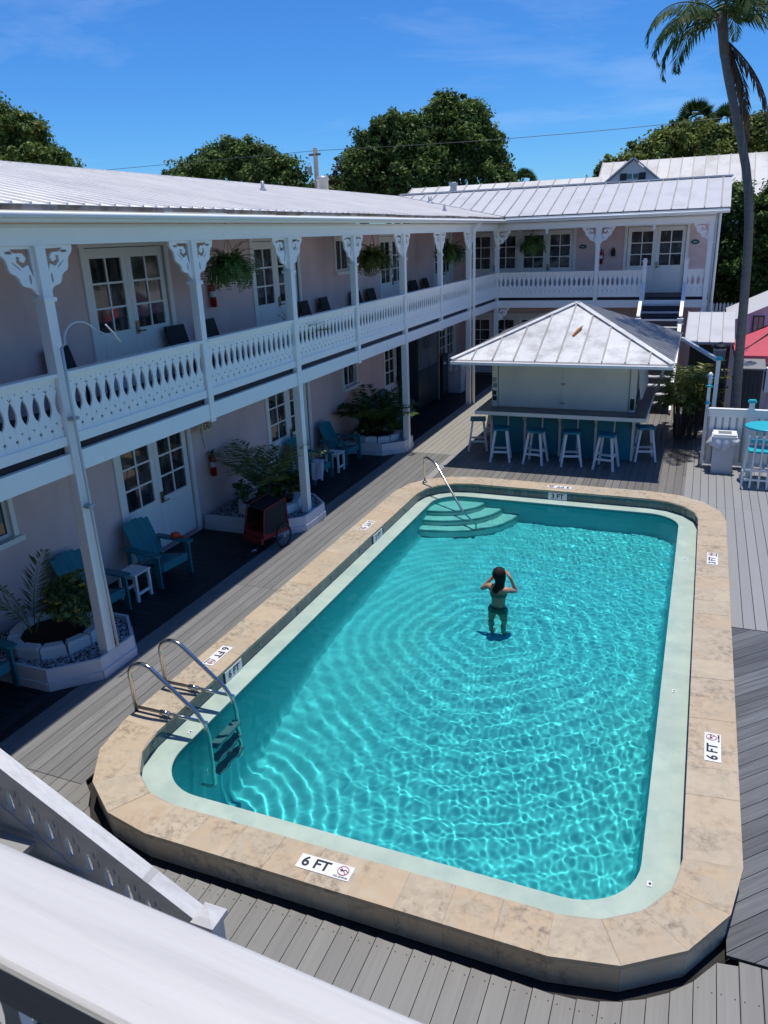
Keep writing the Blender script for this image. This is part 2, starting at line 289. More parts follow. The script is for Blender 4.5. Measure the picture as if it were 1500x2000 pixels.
def crown(name, blobs, clumps, per, size, m, parent, seed, base=(0, 0, 0), rc=.5, up=.5):
    g = np.random.default_rng(seed); B = np.array(blobs, float); w = (B[:, 3:6].prod(1))**(2/3); w /= w.sum()
    ib = g.choice(len(B), clumps, p=w); d = g.normal(size=(clumps, 3)); d /= np.linalg.norm(d, axis=1, keepdims=True); d[:, 2] = np.where(d[:, 2] < -.45, -d[:, 2], d[:, 2])
    cc = B[ib, :3]+d*B[ib, 3:6]*(g.uniform(.55, 1.0, (clumps, 1))+.30*(g.random((clumps, 1)) < .13)*g.random((clumps, 1))); rr = rc*g.uniform(.45, 1.35, clumps)
    C = np.repeat(cc, per, 0); k = len(C); e = g.normal(size=(k, 3)); e /= np.linalg.norm(e, axis=1, keepdims=True); e *= g.uniform(.35, 1, (k, 1))
    C = C+e*np.repeat(rr, per)[:, None]*np.array([1, 1, .7]); Nn = e*.6+g.normal(size=(k, 3))*.5; Nn[:, 2] += up; Nn /= np.linalg.norm(Nn, axis=1, keepdims=True)
    D = np.cross(Nn, g.normal(size=(k, 3))); me = leaf_mesh(name, C-np.array(base), D, Nn, size*g.uniform(.6, 1.4, k), size*.55*g.uniform(.6, 1.4, k), m)
    return link(name, me, parent)
class Fronds:
    def __init__(s, seed): s.g = np.random.default_rng(seed); s.C = []; s.D = []; s.N = []; s.L = []; s.W = []; s.st = MB()
    def frond(s, base, az, elev, length, droop, n=16, ll=.3, lw=.03, stem=.008, vdrop=.3, bare=.15):
        g = s.g; p = np.array(base, float); e = elev; pts = [p.copy()]; st = length/n; hd = np.array([math.cos(az), math.sin(az), 0.]); side = np.array([-math.sin(az), math.cos(az), 0.])
        for i in range(n):
            d = hd*math.cos(e)+np.array([0, 0, math.sin(e)]); p = p+d*st; e -= droop/n*(.5+i/n); pts.append(p.copy())
            t = (i+1)/n
            if t < bare: continue
            f = math.sin(math.pi*min(1, (t-bare)/(1-bare)*.85+.15))**.6
            for sg in (-1, 1):
                dl = side*sg*.85+d*.65+np.array([0, 0, -vdrop])+g.normal(size=3)*.1; dl /= np.linalg.norm(dl); l = ll*f*g.uniform(.85, 1.1)
                s.C.append(p+dl*l*.5); s.D.append(dl); nn = np.cross(dl, d)*sg; s.N.append(nn/np.linalg.norm(nn)+g.normal(size=3)*.15); s.L.append(l); s.W.append(lw*g.uniform(.8, 1.2))
        s.st.tube([tuple(q) for q in pts], [stem*(1-.8*i/n) for i in range(n+1)], 4)
    def build(s, name, m, stem_m, parent, base, stem_name='stem'):
        me = leaf_mesh(name, np.array(s.C)-np.array(base), np.array(s.D), np.array(s.N), np.array(s.L), np.array(s.W), m); o = link(name, me, parent)
        link(stem_name, s.st.mesh(stem_name, stem_m, base), o); return o
def arc(c, r, a0, a1, n): return [(c[0]+r*math.cos(a0+(a1-a0)*i/n), c[1]+r*math.sin(a0+(a1-a0)*i/n)) for i in range(n+1)]
def ring(x0, x1, y0, y1, r, nc=8, sx=1, sy=1):    # rounded rectangle, counter-clockwise, fixed point count
    P = []
    def seg(a, b, n): return [(a[0]+(b[0]-a[0])*i/n, a[1]+(b[1]-a[1])*i/n) for i in range(1, n)]
    for c, a, nxt, n in (((x1-r, y0+r), -90, (x1, y1-r), sy), ((x1-r, y1-r), 0, (x0+r, y1), sx), ((x0+r, y1-r), 90, (x0, y0+r), sy), ((x0+r, y0+r), 180, (x1-r, y0), sx)):
        A = arc(c, r, R(a), R(a+90), nc); P += A+seg(A[-1], nxt, n)
    return P

# ================================================================== ground and deck
XL, XR, YF, YB = -4.918, .66, 3.72, 13.57; OUT_R = 1.2; ZC = .203
g = MB(); gz = -.07
HX0, HX1, HY0, HY1 = -4.45, .2, 4.1, 13.1
for a in ((-12, HX0, -8, 60), (HX1, 12, -8, 60), (HX0, HX1, -8, HY0), (HX0, HX1, HY1, 60)): g.add([(a[0], a[2], gz), (a[1], a[2], gz), (a[1], a[3], gz), (a[0], a[3], gz)], [(0, 1, 2, 3)])
tag(g.build('soil', M['soil']), kind='structure')
g = MB()
for a in ((-700, -12, -700, 1500), (12, 700, -700, 1500), (-12, 12, -700, -8), (-12, 12, 60, 1500)): g.add([(a[0], a[2], gz), (a[1], a[2], gz), (a[1], a[3], gz), (a[0], a[3], gz)], [(0, 1, 2, 3)])
g.add([(.2, 16.2, gz+.02), (12, 16.2, gz+.02), (12, 60, gz+.02), (.2, 60, gz+.02)], [(0, 1, 2, 3)])
tag(g.build('ground', M['ground']), kind='structure')  # ground out of view kept pale to bounce warm light
def out_front(x):      # coping outline on the near side at x
    if x < XL+OUT_R: d = XL+OUT_R-x
    elif x > XR-OUT_R: d = x-(XR-OUT_R)
    else: return YF
    return YF+OUT_R-math.sqrt(max(0, OUT_R**2-d*d))
def deck_set(name): 
    o = bpy.data.objects.new(name, None); COL.objects.link(o); return tag(o, kind='structure')
PW, GAP = .137, .0055
def plank_y(par, m, x0, y0, y1, w=PW, z=0.):
    a, b = x0+GAP/2, x0+w-GAP/2; cx, cyy = (a+b)/2, (y0+y1)/2; l = (y1-y0)/2-GAP/3; h = (b-a)/2; c = .004; mb = MB()   # mesh runs along its own x
    mb.add([(-l, -h, -.025), (l, -h, -.025), (l, h, -.025), (-l, h, -.025), (-l, -h, -c), (l, -h, -c), (l, h, -c), (-l, h, -c), (-l+c, -h+c, 0), (l-c, -h+c, 0), (l-c, h-c, 0), (-l+c, h-c, 0)],
           [(4, 5, 9, 8), (5, 6, 10, 9), (6, 7, 11, 10), (7, 4, 8, 11), (8, 9, 10, 11), (0, 1, 5, 4), (1, 2, 6, 5), (2, 3, 7, 6), (3, 0, 4, 7)])
    o = link('plank', mb.mesh('plank', m), par); o.location = (cx, cyy, z+random.uniform(-.001, .001)); o.rotation_euler = (0, 0, R(90)); return o
def plank_x(par, m, y0, x0, x1, w=PW, z=0.):
    o = plank_y(par, m, y0, x0, x1, w, z); c = o.location.copy(); o.location = (c.y, c.x, c.z); o.rotation_euler = (0, 0, 0); return o
def plank_poly(par, m, poly, ang, z=0.):
    cx = sum(p[0] for p in poly)/len(poly); cyy = sum(p[1] for p in poly)/len(poly); ca, sa = math.cos(-ang), math.sin(-ang)
    loc = [((x-cx)*ca-(y-cyy)*sa, (x-cx)*sa+(y-cyy)*ca) for x, y in poly]
    o = link('plank', MB().prism(loc, -.025, 0).mesh('plank', m), par); o.location = (cx, cyy, z); o.rotation_euler = (0, 0, ang); return o
deck = deck_set('deck')
def out_back(x): return YF+YB-out_front(x)
def deck_y(par, m, x, ends, z=0.):               # boards along y with ends cut square or along the coping curve
    for (a0, a1), (b0, b1) in ends:
        xa, xb = x+GAP/2, x+PW-GAP/2
        if abs(a0-a1)+abs(b0-b1) < 1e-4: plank_y(par, m, x, a0, b0, PW, z)
        else: plank_poly(par, m, [(xa, a0), (xb, a1), (xb, b1-.003), (xa, b0-.003)], R(90), z)
x = -6.08
while x < 9:                                     # near boards running to the pool; out-of-view right end added for bounce light
    xa, xb = min(max(x, XL), XR), min(max(x+PW, XL), XR)
    e = (4.2, 4.2) if x < XL-.02 else ((4.29, 4.29) if x > XR-.1 else tuple(min(4.25, out_front(q)-.085-.008*(k_ % 2)) for k_, q in enumerate((xa, xb))))
    deck_y(deck, M['deck'], x, [((.95, .95), e)]); x += PW
x = .0
while x < 9:                                     # light boards on the right, carried on out of view to bounce light
    xa, xb = min(x, XR), min(x+PW, XR)
    s0 = (9.15, 9.15) if x > XR-.06 else tuple(out_back(q)-.12 for q in (xa, xb))
    s1 = max(13.75, max(s0)+.2) if x < .5 else 13.6
    deck_y(deck, M['deck_light'], x, [(s0, (s1, s1)), ((s1, s1), (16.9, 16.9))])
    if x < .9: deck_y(deck, M['deck_light'], x, [((16.9, 16.9), (19.6, 19.6))])
    x += PW
sc_v = MB(); x = -6.08
while x < 3.4:
    for yy in np.arange(1.05, 4.2, .42):
        lim = out_front(min(max(x+.07, XL), XR))-.12 if XL < x < XR-.1 else 4.2
        if yy < lim:
            for dx in (.028, PW-.028): q = random.uniform(-.008, .008); sc_v.lathe([(.0052, .0005), (.0045, .0022)], (x+dx, yy+q, 0), 6)
    x += PW
tag(sc_v.build('deck_screws', M['ink'], deck), kind='stuff')
reg = [(.56, 4.31), (8.9, 4.31), (8.9, 9.13), (.56, 9.13)]; s2 = math.sqrt(.5); k = -6.5
while k < 3.4:                                     # diagonal slate boards on the near right, extended unseen for bounce light
    c0 = k; poly = clip(clip(reg, -s2, s2, -(c0)), s2, -s2, c0+PW-GAP)   # c0 <= (x-y)/sqrt2 ... band across the diagonal
    if len(poly) > 2: plank_poly(deck, M['deck_slate'], poly, R(45))
    k += PW
walk = deck_set('walkway'); x = -6.08
while x < -4.95:
    ys = [4.2, 8.35+random.choice((0, 0, .02)), 12.85, 15.65, 19.8, 24.0]
    for a, b in zip(ys[:-1], ys[1:]):
        plank_y(walk, M['deck_walk'] if b < 16 else M['deck_beige'], x, a, b)
    x += PW
for a, b in ((11.0, 15.6), (15.6, 19.9)): plank_y(walk, M['deck_light'], -4.87, a, b, .16, .004)
gal = deck_set('gallery_floor'); y = 2.2
while y < 25.5:
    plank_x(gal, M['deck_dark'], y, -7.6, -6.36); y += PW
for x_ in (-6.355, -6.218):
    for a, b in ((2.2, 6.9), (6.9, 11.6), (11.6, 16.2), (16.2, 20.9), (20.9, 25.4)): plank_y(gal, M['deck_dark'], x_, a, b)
pat = deck_set('patio'); x = -4.71
while x < -.02:
    s0 = tuple(out_back(min(max(q, XL+.02), XR))-.12 for q in (x, x+PW))
    deck_y(pat, M['deck_brown'], x, [(s0, (15.3, 15.3)), ((15.3, 15.3), (16.6, 16.6)), ((16.6, 16.6), (20.2, 20.2)), ((20.2, 20.2), (24, 24))]); x += PW

# ================================================================== swimming pool
pool = thing('swimming_pool', 'long rounded swimming pool with raised travertine coping and pale green ledge', 'swimming pool', (-2.13, 8.6, 0))
IN = (-4.48, .25, 4.07, 13.14, .80); WT = (-4.25, -.03, 4.39, 12.9, .52)
def receive(o): o.cycles.is_caustics_receiver = True; return o
SX, SY, NC = 9, 20, 4
Ro = ring(XL, XR, YF, YB, OUT_R, NC, SX, SY); Ri = ring(*IN, NC, SX, SY); n = len(Ro)
Rf = ring(XL+.018, XR-.018, YF+.018, YB-.018, OUT_R-.018, NC, SX, SY); Rf2 = ring(XL+.08, XR-.08, YF+.08, YB-.08, OUT_R-.08, NC, SX, SY)
def inner_mid(i):                                # extra points so the water side of a corner slab follows the curve
    c = 0
    for (cx, cyy), ns in (((IN[1]-IN[4], IN[2]+IN[4]), SY), ((IN[1]-IN[4], IN[3]-IN[4]), SX), ((IN[0]+IN[4], IN[3]-IN[4]), SY), ((IN[0]+IN[4], IN[2]+IN[4]), SX)):
        if c <= i < c+NC:
            a, b = Ri[(i+1) % n], Ri[i]; out = []
            for t in (.25, .5, .75):
                v = Vector((a[0]+(b[0]-a[0])*t-cx, a[1]+(b[1]-a[1])*t-cyy)).normalized()*IN[4]; out.append((cx+v.x, cyy+v.y))
            return out
        c += NC+1+ns-1
    return []
for i in range(n):
    j = (i+1) % n; q = [Ro[i], Ro[j], Ri[j], *inner_mid(i), Ri[i]]; cx = sum(p[0] for p in q)/len(q); cyy = sum(p[1] for p in q)/len(q)
    q = [(cx+(p[0]-cx)*(1-.0010/max(.1, math.hypot(p[0]-cx, p[1]-cyy))), cyy+(p[1]-cyy)*(1-.0010/max(.1, math.hypot(p[0]-cx, p[1]-cyy)))) for p in q]
    dz = random.uniform(-.0015, .0015)
    MB().prism(q, ZC-.034, ZC+dz).build('coping_slab', M['trav'], pool, at=(cx, cyy, ZC))
    q = [Rf[i], Rf[j], Rf2[j], Rf2[i]]; cx = sum(p[0] for p in q)/4; cyy = sum(p[1] for p in q)/4; q = [(cx+(p[0]-cx)*.994, cyy+(p[1]-cyy)*.994) for p in q]
    MB().prism(q, -.05, ZC-.036).build('face_tile', M['trav_face'], pool, at=(cx, cyy, .07))
k0 = len(Ro); MB().add([(x, y, ZC-.006) for x, y in Rf]+[(x, y, ZC-.006) for x, y in Ri], [(i, (i+1) % k0, (i+1) % k0+k0, i+k0) for i in range(k0)]).build('grout_bed', M['grout'], pool)
# glazed tile band below the coping, one tile at a time
NT = (5, 30, 60)
Ti = ring(IN[0]-.012, IN[1]+.012, IN[2]-.012, IN[3]+.012, IN[4]+.012, 9, 24, 53); To = ring(IN[0]-.045, IN[1]+.045, IN[2]-.045, IN[3]+.045, IN[4]+.045, 9, 24, 53)
for i in range(len(Ti)):
    j = (i+1) % len(Ti); q = [To[i], To[j], Ti[j], Ti[i]]; cx = sum(p[0] for p in q)/4; cyy = sum(p[1] for p in q)/4; q = [(cx+(p[0]-cx)*.982, cyy+(p[1]-cyy)*.982) for p in q]
    t = MB().prism(q, .02, ZC-.036).build('pool_tile', M['pool_tile'], pool, at=(cx, cyy, .1))
    if i % 7 == 3:                                # scallop shell relief on every seventh tile
        a, b = Vector((*Ti[i], 0)), Vector((*Ti[j], 0)); d = (b-a).normalized(); nrm = Vector((-d.y, d.x, 0)); c = (a+b)/2+nrm*.003; mb = MB()
        for k in range(-2, 3):
            th = k*.42; tip = c+d*math.sin(th)*.045+Vector((0, 0, .085+math.cos(th)*.045)); mb.bar(c+Vector((0, 0, .075)), tip, .012, .004, nrm)
        mb.bar(c-d*.02+Vector((0, 0, .07)), c+d*.02+Vector((0, 0, .07)), .012, .004, nrm)
        mb.build('shell_motif', M['shell_print'], t)
# core that closes the coping, and the ledge
def band(name, A, za, B, zb, m, parent, smooth=False):
    k = len(A); mb = MB().add([(x, y, za) for x, y in A]+[(x, y, zb) for x, y in B], [(i, (i+1) % k, (i+1) % k+k, i+k) for i in range(k)]); return receive(mb.build(name, m, parent, smooth))
NR = (10, 12, 24)
rr = lambda dx, t: ring(t[0]-dx, t[1]+dx, t[2]-dx, t[3]+dx, t[4]+dx, *NR)
A0, A1 = rr(.06, IN), rr(0, WT); k = len(A0)
mb = MB().add([(x, y, .031) for x, y in A0]+[(x, y, .03) for x, y in A1]+[(x, y, .012) for x, y in A1], [(i, (i+1) % k, (i+1) % k+k, i+k) for i in range(k)]+[(i+k, (i+1) % k+k, (i+1) % k+2*k, i+2*k) for i in range(k)])
mb.build('ledge', M['ledge'], pool)
B0 = rr(.006, WT)
band('waterline_tile', B0, .012, B0, -.05, M['step_edge'], pool)
def fz(y): return -.89 if y > 8.5 else (-1.8 if y < 5.0 else -1.8+.91*(.5-.5*math.cos(math.pi*(y-5.0)/3.5)))
lay = [(B0, -.05)]+[(rr(-.02-.12*(1-math.cos(t)), WT), -.82-.25*math.sin(t)) for t in (0, .5, 1.0, 1.4)]
mb = MB(); kk = len(B0)
for rg, z in lay: mb.v += [(x, y, z+(0 if z > -.5 else fz(y)+1.02)) for x, y in rg]
for a in range(len(lay)-1): mb.f += [(a*kk+i, a*kk+(i+1) % kk, (a+1)*kk+(i+1) % kk, (a+1)*kk+i) for i in range(kk)]
receive(mb.build('pool_wall', M['basin'], pool, True))
mb = MB(); ys = np.linspace(WT[2]-.1, WT[3]+.1, 40)
mb.v += [(x, y, fz(y)-.02) for y in ys for x in (WT[0]-.1, WT[1]+.1)]; mb.f += [(2*i, 2*i+1, 2*i+3, 2*i+2) for i in range(39)]
receive(mb.build('pool_floor', M['basin'], pool, True))
# quarter-round entry steps in the far left corner
scx, scy = WT[0]-.02, WT[3]+.02
for r_, zt, zb in ((.92, -.15, -1.1), (1.24, -.37, -1.1), (1.54, -.60, -1.1)):
    ax, ay = r_*1.0, r_*.80
    pts = [(scx+ax*math.cos(t), scy+ay*math.sin(t)) for t in np.linspace(-math.pi/2, 0, 22)]
    receive(MB().prism([(scx, scy)]+pts, zb, zt).build('entry_step', M['step'], pool))
    q = [(scx+(ax+.006)*math.cos(t), scy+(ay+.006)*math.sin(t)) for t in np.linspace(-math.pi/2, 0, 22)]; q2 = [(scx+(ax-.035)*math.cos(t), scy+(ay-.035)*math.sin(t)) for t in np.linspace(0, -math.pi/2, 22)]
    mb = MB()
    for i in range(21): a, b = q[i], q[i+1]; c, d = q2[21-i-1], q2[21-i]; mb.prism([a, b, c, d], zt-.07, zt+.004)
    receive(mb.build('step_edge', M['step_edge'], pool))
# depth markers
def orient(o, x, nrm):
    x = Vector(x).normalized(); z = Vector(nrm).normalized(); y = z.cross(x); m_ = Matrix((x, y, z)).transposed(); o.rotation_euler = m_.to_euler()
def marker(c, xd, nrm, body, w, h, ban=True):
    o = link('depth_marker', MB().box(-w/2, w/2, -h/2, h/2, -.004, .004).mesh('depth_marker', M['marker']), pool); o.location = Vector(c)-wloc(pool); orient(o, xd, nrm)
    tm = text_mesh(body, h*.92, M['ink']); l = link('lettering', tm, o); l.location = (-w*.17 if ban else 0, 0, .0045)
    if ban:
        mb = MB(); cx = w*.335; r_ = h*.31
        pts = [(cx+r_*math.cos(2*math.pi*i/20), h*.08+r_*math.sin(2*math.pi*i/20), .006) for i in range(21)]; mb.tube(pts, h*.028, 5)
        mb.bar((cx-r_*.68, h*.08+r_*.68, .006), (cx+r_*.68, h*.08-r_*.68, .006), h*.05, .004); mb.build('no_diving_symbol', M['ban'], o, local=True)
        mb = MB(); mb.bar((cx-.02, h*.02, .006), (cx+.02, h*.16, .006), h*.05, .004); mb.bar((cx+.02, h*.16, .006), (cx+.035, h*.05, .006), h*.04, .004); mb.bar((cx-.03, h*.13, .006), (cx, h*.09, .006), h*.04, .004); mb.build('diver_figure', M['ink'], o, local=True)
        s = link('lettering', text_mesh('NO DIVING', h*.16, M['ink']), o); s.location = (cx, -h*.37, .0045)
    return o
marker((-2.21, 3.892, ZC+.003), (1, 0, 0), (0, 0, 1), '6 FT', .435, .135)
marker((.455, 6.32, ZC+.003), (0, 1, 0), (0, 0, 1), '6 FT', .42, .137)
marker((.457, 10.74, ZC+.003), (0, 1, 0), (0, 0, 1), '3 FT', .42, .137)
marker((-4.72, 6.26, ZC+.003), (0, -1, 0), (0, 0, 1), '6 FT', .42, .137)
marker((-4.72, 10.56, ZC+.003), (0, -1, 0), (0, 0, 1), '3 FT', .42, .137)
marker((-2.11, 13.36, ZC+.003), (-1, 0, 0), (0, 0, 1), '3 FT', .42, .137)
marker((IN[0]+.002, 6.19, .098), (0, 1, 0), (1, 0, 0), '6 FT', .33, .13, False)
marker((IN[0]+.002, 10.43, .098), (0, 1, 0), (1, 0, 0), '3 FT', .36, .13, False)
marker((-2.10, IN[3]-.002, .098), (1, 0, 0), (0, -1, 0), '3 FT', .33, .13, False)
for (x, y) in ((.10, 7.42), (.04, 4.72), (.10, 11.05), (-4.33, 5.15)):
    o = link('skimmer_cover', MB().box(-.016, .016, -.026, .026, -.004, .005).mesh('skimmer_cover', M['marker']), pool); o.location = Vector((x, y, .033))-wloc(pool)
    MB().box(-.006, .011, -.011, .011, .005, .007).build('vent_slot', M['ink'], o, local=True)
# water: one rippled refracting sheet; its ripples focus the sun on the floor
WX, WY = -2.13, 8.87
nx, ny = 580, 1150
xs = np.linspace(WT[0]-.06, WT[1]+.06, nx); ys = np.linspace(WT[2]-.06, WT[3]+.06, ny); X, Y = np.meshgrid(xs, ys); rg = np.random.default_rng(5)
Z = np.zeros_like(X); wob = .25*np.sin(X*1.3+Y*.7+1)+.2*np.sin(X*.6-Y*1.1+2)
sstep = lambda v: np.clip(v, 0, 1)**2*(3-2*np.clip(v, 0, 1))
calm = .16+.84*sstep((X+3.9)/2.6)*sstep((Y-4.2)/3.2)
for kq in range(90):
    fine = kq % 2
    lam = .052*(2.5**rg.random()) if fine else .17*(3.6**rg.random()); th = rg.random()*2*math.pi; a = (.000125*(lam/.08)**1.9*.9*calm if fine else .00047*(lam/.3)**1.5*(.6+.4*calm))*rg.uniform(.4, 1.3)
    env = .65+.5*np.sin(X*rg.uniform(-1.2, 1.2)+Y*rg.uniform(-.9, .9)+rg.random()*6.28)
    Z += a*env*np.sin((X*math.cos(th)+Y*math.sin(th)+wob*.35)*2*math.pi/lam+rg.random()*6.28)
Z *= .62
rad = np.hypot(X-WX, Y-WY)
Z += .0014*np.exp(-rad/2.6)*np.sin((rad+.05*np.sin(np.arctan2(Y-WY, X-WX)*5))*2*math.pi/.19-1)*(1-np.exp(-rad/.3))
rad2 = np.hypot(X+4.1, Y-5.4); Z += .0016*np.exp(-rad2/1.0)*np.sin(rad2*2*math.pi/.15)
Z -= .006
V = np.stack([X, Y, Z], -1).reshape(-1, 3).astype(np.float32); ii = np.arange(nx*ny, dtype=np.int32).reshape(ny, nx)
Fq = np.stack([ii[:-1, :-1], ii[:-1, 1:], ii[1:, 1:], ii[1:, :-1]], -1).reshape(-1, 4); me = bpy.data.meshes.new('pool_water')
me.vertices.add(len(V)); me.vertices.foreach_set('co', V.ravel()); me.loops.add(Fq.size); me.loops.foreach_set('vertex_index', Fq.ravel()); me.polygons.add(len(Fq))
me.polygons.foreach_set('loop_start', np.arange(0, Fq.size, 4, dtype=np.int32)); me.update(calc_edges=True); me.polygons.foreach_set('use_smooth', np.ones(len(Fq), bool))
wm = bpy.data.materials.new('clear_turquoise_water'); wm.use_nodes = True; nt = wm.node_tree; nt.nodes.clear(); ou = nt.nodes.new('ShaderNodeOutputMaterial'); gl = nt.nodes.new('ShaderNodeBsdfGlass')
gl.inputs['Color'].default_value = (.58, .96, .955, 1); gl.inputs['Roughness'].default_value = 0; gl.inputs['IOR'].default_value = 1.33; nt.links.new(gl.outputs[0], ou.inputs['Surface'])
me.materials.append(wm); water = link('pool_water', me); tag(water, kind='structure'); water.cycles.is_caustics_caster = True
# steel ladder
lad = thing('pool_ladder', 'shiny steel pool ladder with two looped rails over the near left coping', 'pool ladder', (-4.5, 5.3, ZC))
for y in (5.08, 5.56):
    mb = MB(); z0 = ZC-.06
    P = [(-4.90, y, z0), (-4.91, y, .62)]+[(-4.91+.17-.17*math.cos(t), y, .62+.15*math.sin(t)) for t in np.linspace(.3, 2.2, 7)]
    P += [(-4.40, y, .54), (-4.16, y, .34), (-4.08, y, .22), (-4.05, y, .08), (-4.05, y, -.3), (-4.05, y, -.78), (-4.07, y, -.86), (-4.14, y, -.90), (-4.22, y, -.90)]
    receive(mb.tube(P, .022, 12).build('rail', M['steel'], lad, True))
    mb = MB().tube([(-4.90, y, ZC+.05), (-4.055, y, ZC+.05)], .017, 10); mb.tube([(-4.60, y, ZC+.05), (-4.50, y, ZC+.05)], .027, 10); mb.build('brace', M['steel'], lad, True)
for z in (-.06, -.34, -.62): receive(MB().box(-4.09, -3.99, 5.10, 5.54, z-.02, z+.015).build('tread', M['grey_plastic'], lad))
hr = thing('grab_rail', 'slim bent steel grab rail beside the pool entry steps', 'handrail', (-4.5, 12.98, ZC))
P = [(-4.56, 12.98, ZC-.05), (-4.56, 12.98, .62), (-4.55, 12.965, .68), (-4.50, 12.93, .715), (-4.35, 12.82, .69), (-4.25, 12.75, .64), (-3.55, 12.17, -.05), (-3.35, 12.0, -.25), (-3.28, 11.95, -.36), (-3.28, 11.95, -.66)]
receive(MB().tube(P, .020, 12).build('rail', M['steel'], hr, True))
receive(MB().lathe([(.045, 0), (.045, .02), (.022, .03)], (-4.56, 12.98, ZC), 14).build('flange', M['steel'], hr, True))

# ================================================================== bather
def skin_chain(V, E_, rad, name, m, parent, base, sub=2):
    me = bpy.data.meshes.new(name); me.from_pydata(V, E_, []); o = bpy.data.objects.new(name+'_tmp', me); COL.objects.link(o)
    md = o.modifiers.new('skin', 'SKIN'); md.use_smooth_shade = True
    for i, r_ in enumerate(rad): me.skin_vertices[0].data[i].radius = (r_, r_*.86) if r_ > .05 else (r_, r_)
    me.skin_vertices[0].data[0].use_root = True
    ss = o.modifiers.new('sub', 'SUBSURF'); ss.levels = sub; ss.render_levels = sub
    dg = bpy.context.evaluated_depsgraph_get(); r = bpy.data.meshes.new_from_object(o.evaluated_get(dg)); bpy.data.objects.remove(o)
    r.name = name; r.materials.clear(); r.materials.append(m); r.polygons.foreach_set('use_smooth', [True]*len(r.polygons)); return receive(link(name, r, parent))
per = thing('person', 'dark haired person in a green bikini standing waist deep in the pool, arms raised', 'person', (WX, WY, -1.17), rz=R(-14))
V = []; E_ = []; rad = []
def jv(p, r_, par=None):
    V.append(p); rad.append(r_)
    if par is not None: E_.append((par, len(V)-1))
    return len(V)-1
pv = jv((0, 0, .90), .145); ws = jv((0, .01, 1.04), .112, pv); rb = jv((0, .015, 1.17), .122, ws); ch = jv((0, .01, 1.30), .128, rb); nb = jv((0, 0, 1.395), .075, ch); nk = jv((0, .012, 1.45), .046, nb); h1 = jv((0, .03, 1.52), .082, nk); h2 = jv((.005, .04, 1.585), .088, h1); jv((.005, .035, 1.635), .06, h2)
for sx_ in (-1, 1):
    hp = jv((sx_*.095, 0, .83), .098, pv); kn = jv((sx_*.105, .01, .47), .056, hp); cf = jv((sx_*.108, -.015, .34), .053, kn); an = jv((sx_*.11, -.01, .085), .034, cf); hl = jv((sx_*.112, .03, .035), .034, an); jv((sx_*.125, .13, .022), .026, hl)
    sh = jv((sx_*.165, 0, 1.355), .058, ch)
    el, wr = ((-.325, .05, 1.235), (-.15, .12, 1.46)) if sx_ < 0 else ((.185, .245, 1.235), (.125, .17, 1.48))
    up_ = jv(tuple((Vector(V[sh])*.5+Vector(el)*.5)), .044, sh); e_ = jv(el, .036, up_); w_ = jv(wr, .025, e_); d = Vector((-sx_*.07, .02, .07)).normalized(); pm = jv(tuple(Vector(wr)+d*.05), .030, w_)
    for q in range(4):
        sp = Vector((0, 1, 0))*(q-1.5)*.019; f1 = jv(tuple(Vector(V[pm])+d*.045+sp), .0095, pm); jv(tuple(Vector(V[f1])+(d+Vector((-sx_*.5, 0, .1))).normalized()*(.05, .06, .056, .044)[q]), .0075, f1)
    t1 = jv(tuple(Vector(V[pm])+Vector((0, -.035, .01))), .0105, pm); jv(tuple(Vector(V[t1])+Vector((-sx_*.02, -.01, .035))), .0085, t1)
skin_chain(V, E_, rad, 'body', M['skin'], per, None)
per.scale = (.84, .84, .84); per.location = (WX, WY, -.90)
# long hair falling on the back
mb = MB(); prof = [(1.690, .02, .03), (1.68, .055, .06), (1.655, .086, .094), (1.605, .102, .110), (1.55, .100, .108), (1.49, .086, .092), (1.43, .080, .074), (1.375, .088, .060), (1.325, .070, .045), (1.29, .035, .02)]
nn = 14; pts = []
for z, a, b in prof:
    yo = .022 if z > 1.5 else .022-(1.5-z)*.42
    for q in range(nn): t = 2*math.pi*q/nn; fwd = .55 if math.sin(t) > 0 and z < 1.63 else 1; pts.append((.004+(.03*math.sin(z*14) if z < 1.5 else 0)+a*math.cos(t)*(1+.13*math.sin(4*t+z*24)), yo+b*math.sin(t)*fwd, z))
mb.add(pts, [(i*nn+q, i*nn+(q+1) % nn, (i+1)*nn+(q+1) % nn, (i+1)*nn+q) for i in range(len(prof)-1) for q in range(nn)]+[tuple(range(nn))[::-1], tuple(range((len(prof)-1)*nn, len(prof)*nn))])
receive(mb.build('hair', M['hair'], per, True, local=True))
mb = MB()                                       # bikini: brief, back strap, neck strap
def hoop(zr, rx, ry, yo, n=20): return [[(rx_*math.cos(2*math.pi*i/n), yo+ry_*math.sin(2*math.pi*i/n), z) for i in range(n)] for z, rx_, ry_ in zr]
for rows, pn in ((hoop([(1.00, .136, .118), (.96, .150, .130), (.90, .166, .146), (.85, .168, .142)], 0, 0, 0), 'bikini_bottom'), (hoop([(1.265, .136, .119), (1.245, .137, .120), (1.225, .134, .118)], 0, 0, .012), 'bikini_top')):
    n_ = 20; mb = MB().add([p for r_ in rows for p in r_], [(a*n_+i, (a+1)*n_+i, (a+1)*n_+(i+1) % n_, a*n_+(i+1) % n_) for a in range(len(rows)-1) for i in range(n_)]); receive(mb.build(pn, M['suit'], per, True, local=True))
fm = MB()
for sx_ in (-1, 1): fm.lathe([(.004, -.006), (.012, 0), (.004, .006)], (sx_*.033, .118, 1.56), 8); fm.lathe([(.004, -.02), (.018, 0), (.004, .02)], (sx_*.095, .03, 1.55), 8)
fm.box(-.022, .022, .108, .116, 1.497, 1.507); receive(fm.build('face_details', M['hair'], per, True, local=True)); receive(MB().bar((0, .118, 1.56), (0, .138, 1.53), .022, .018).build('nose', M['skin'], per, local=True))

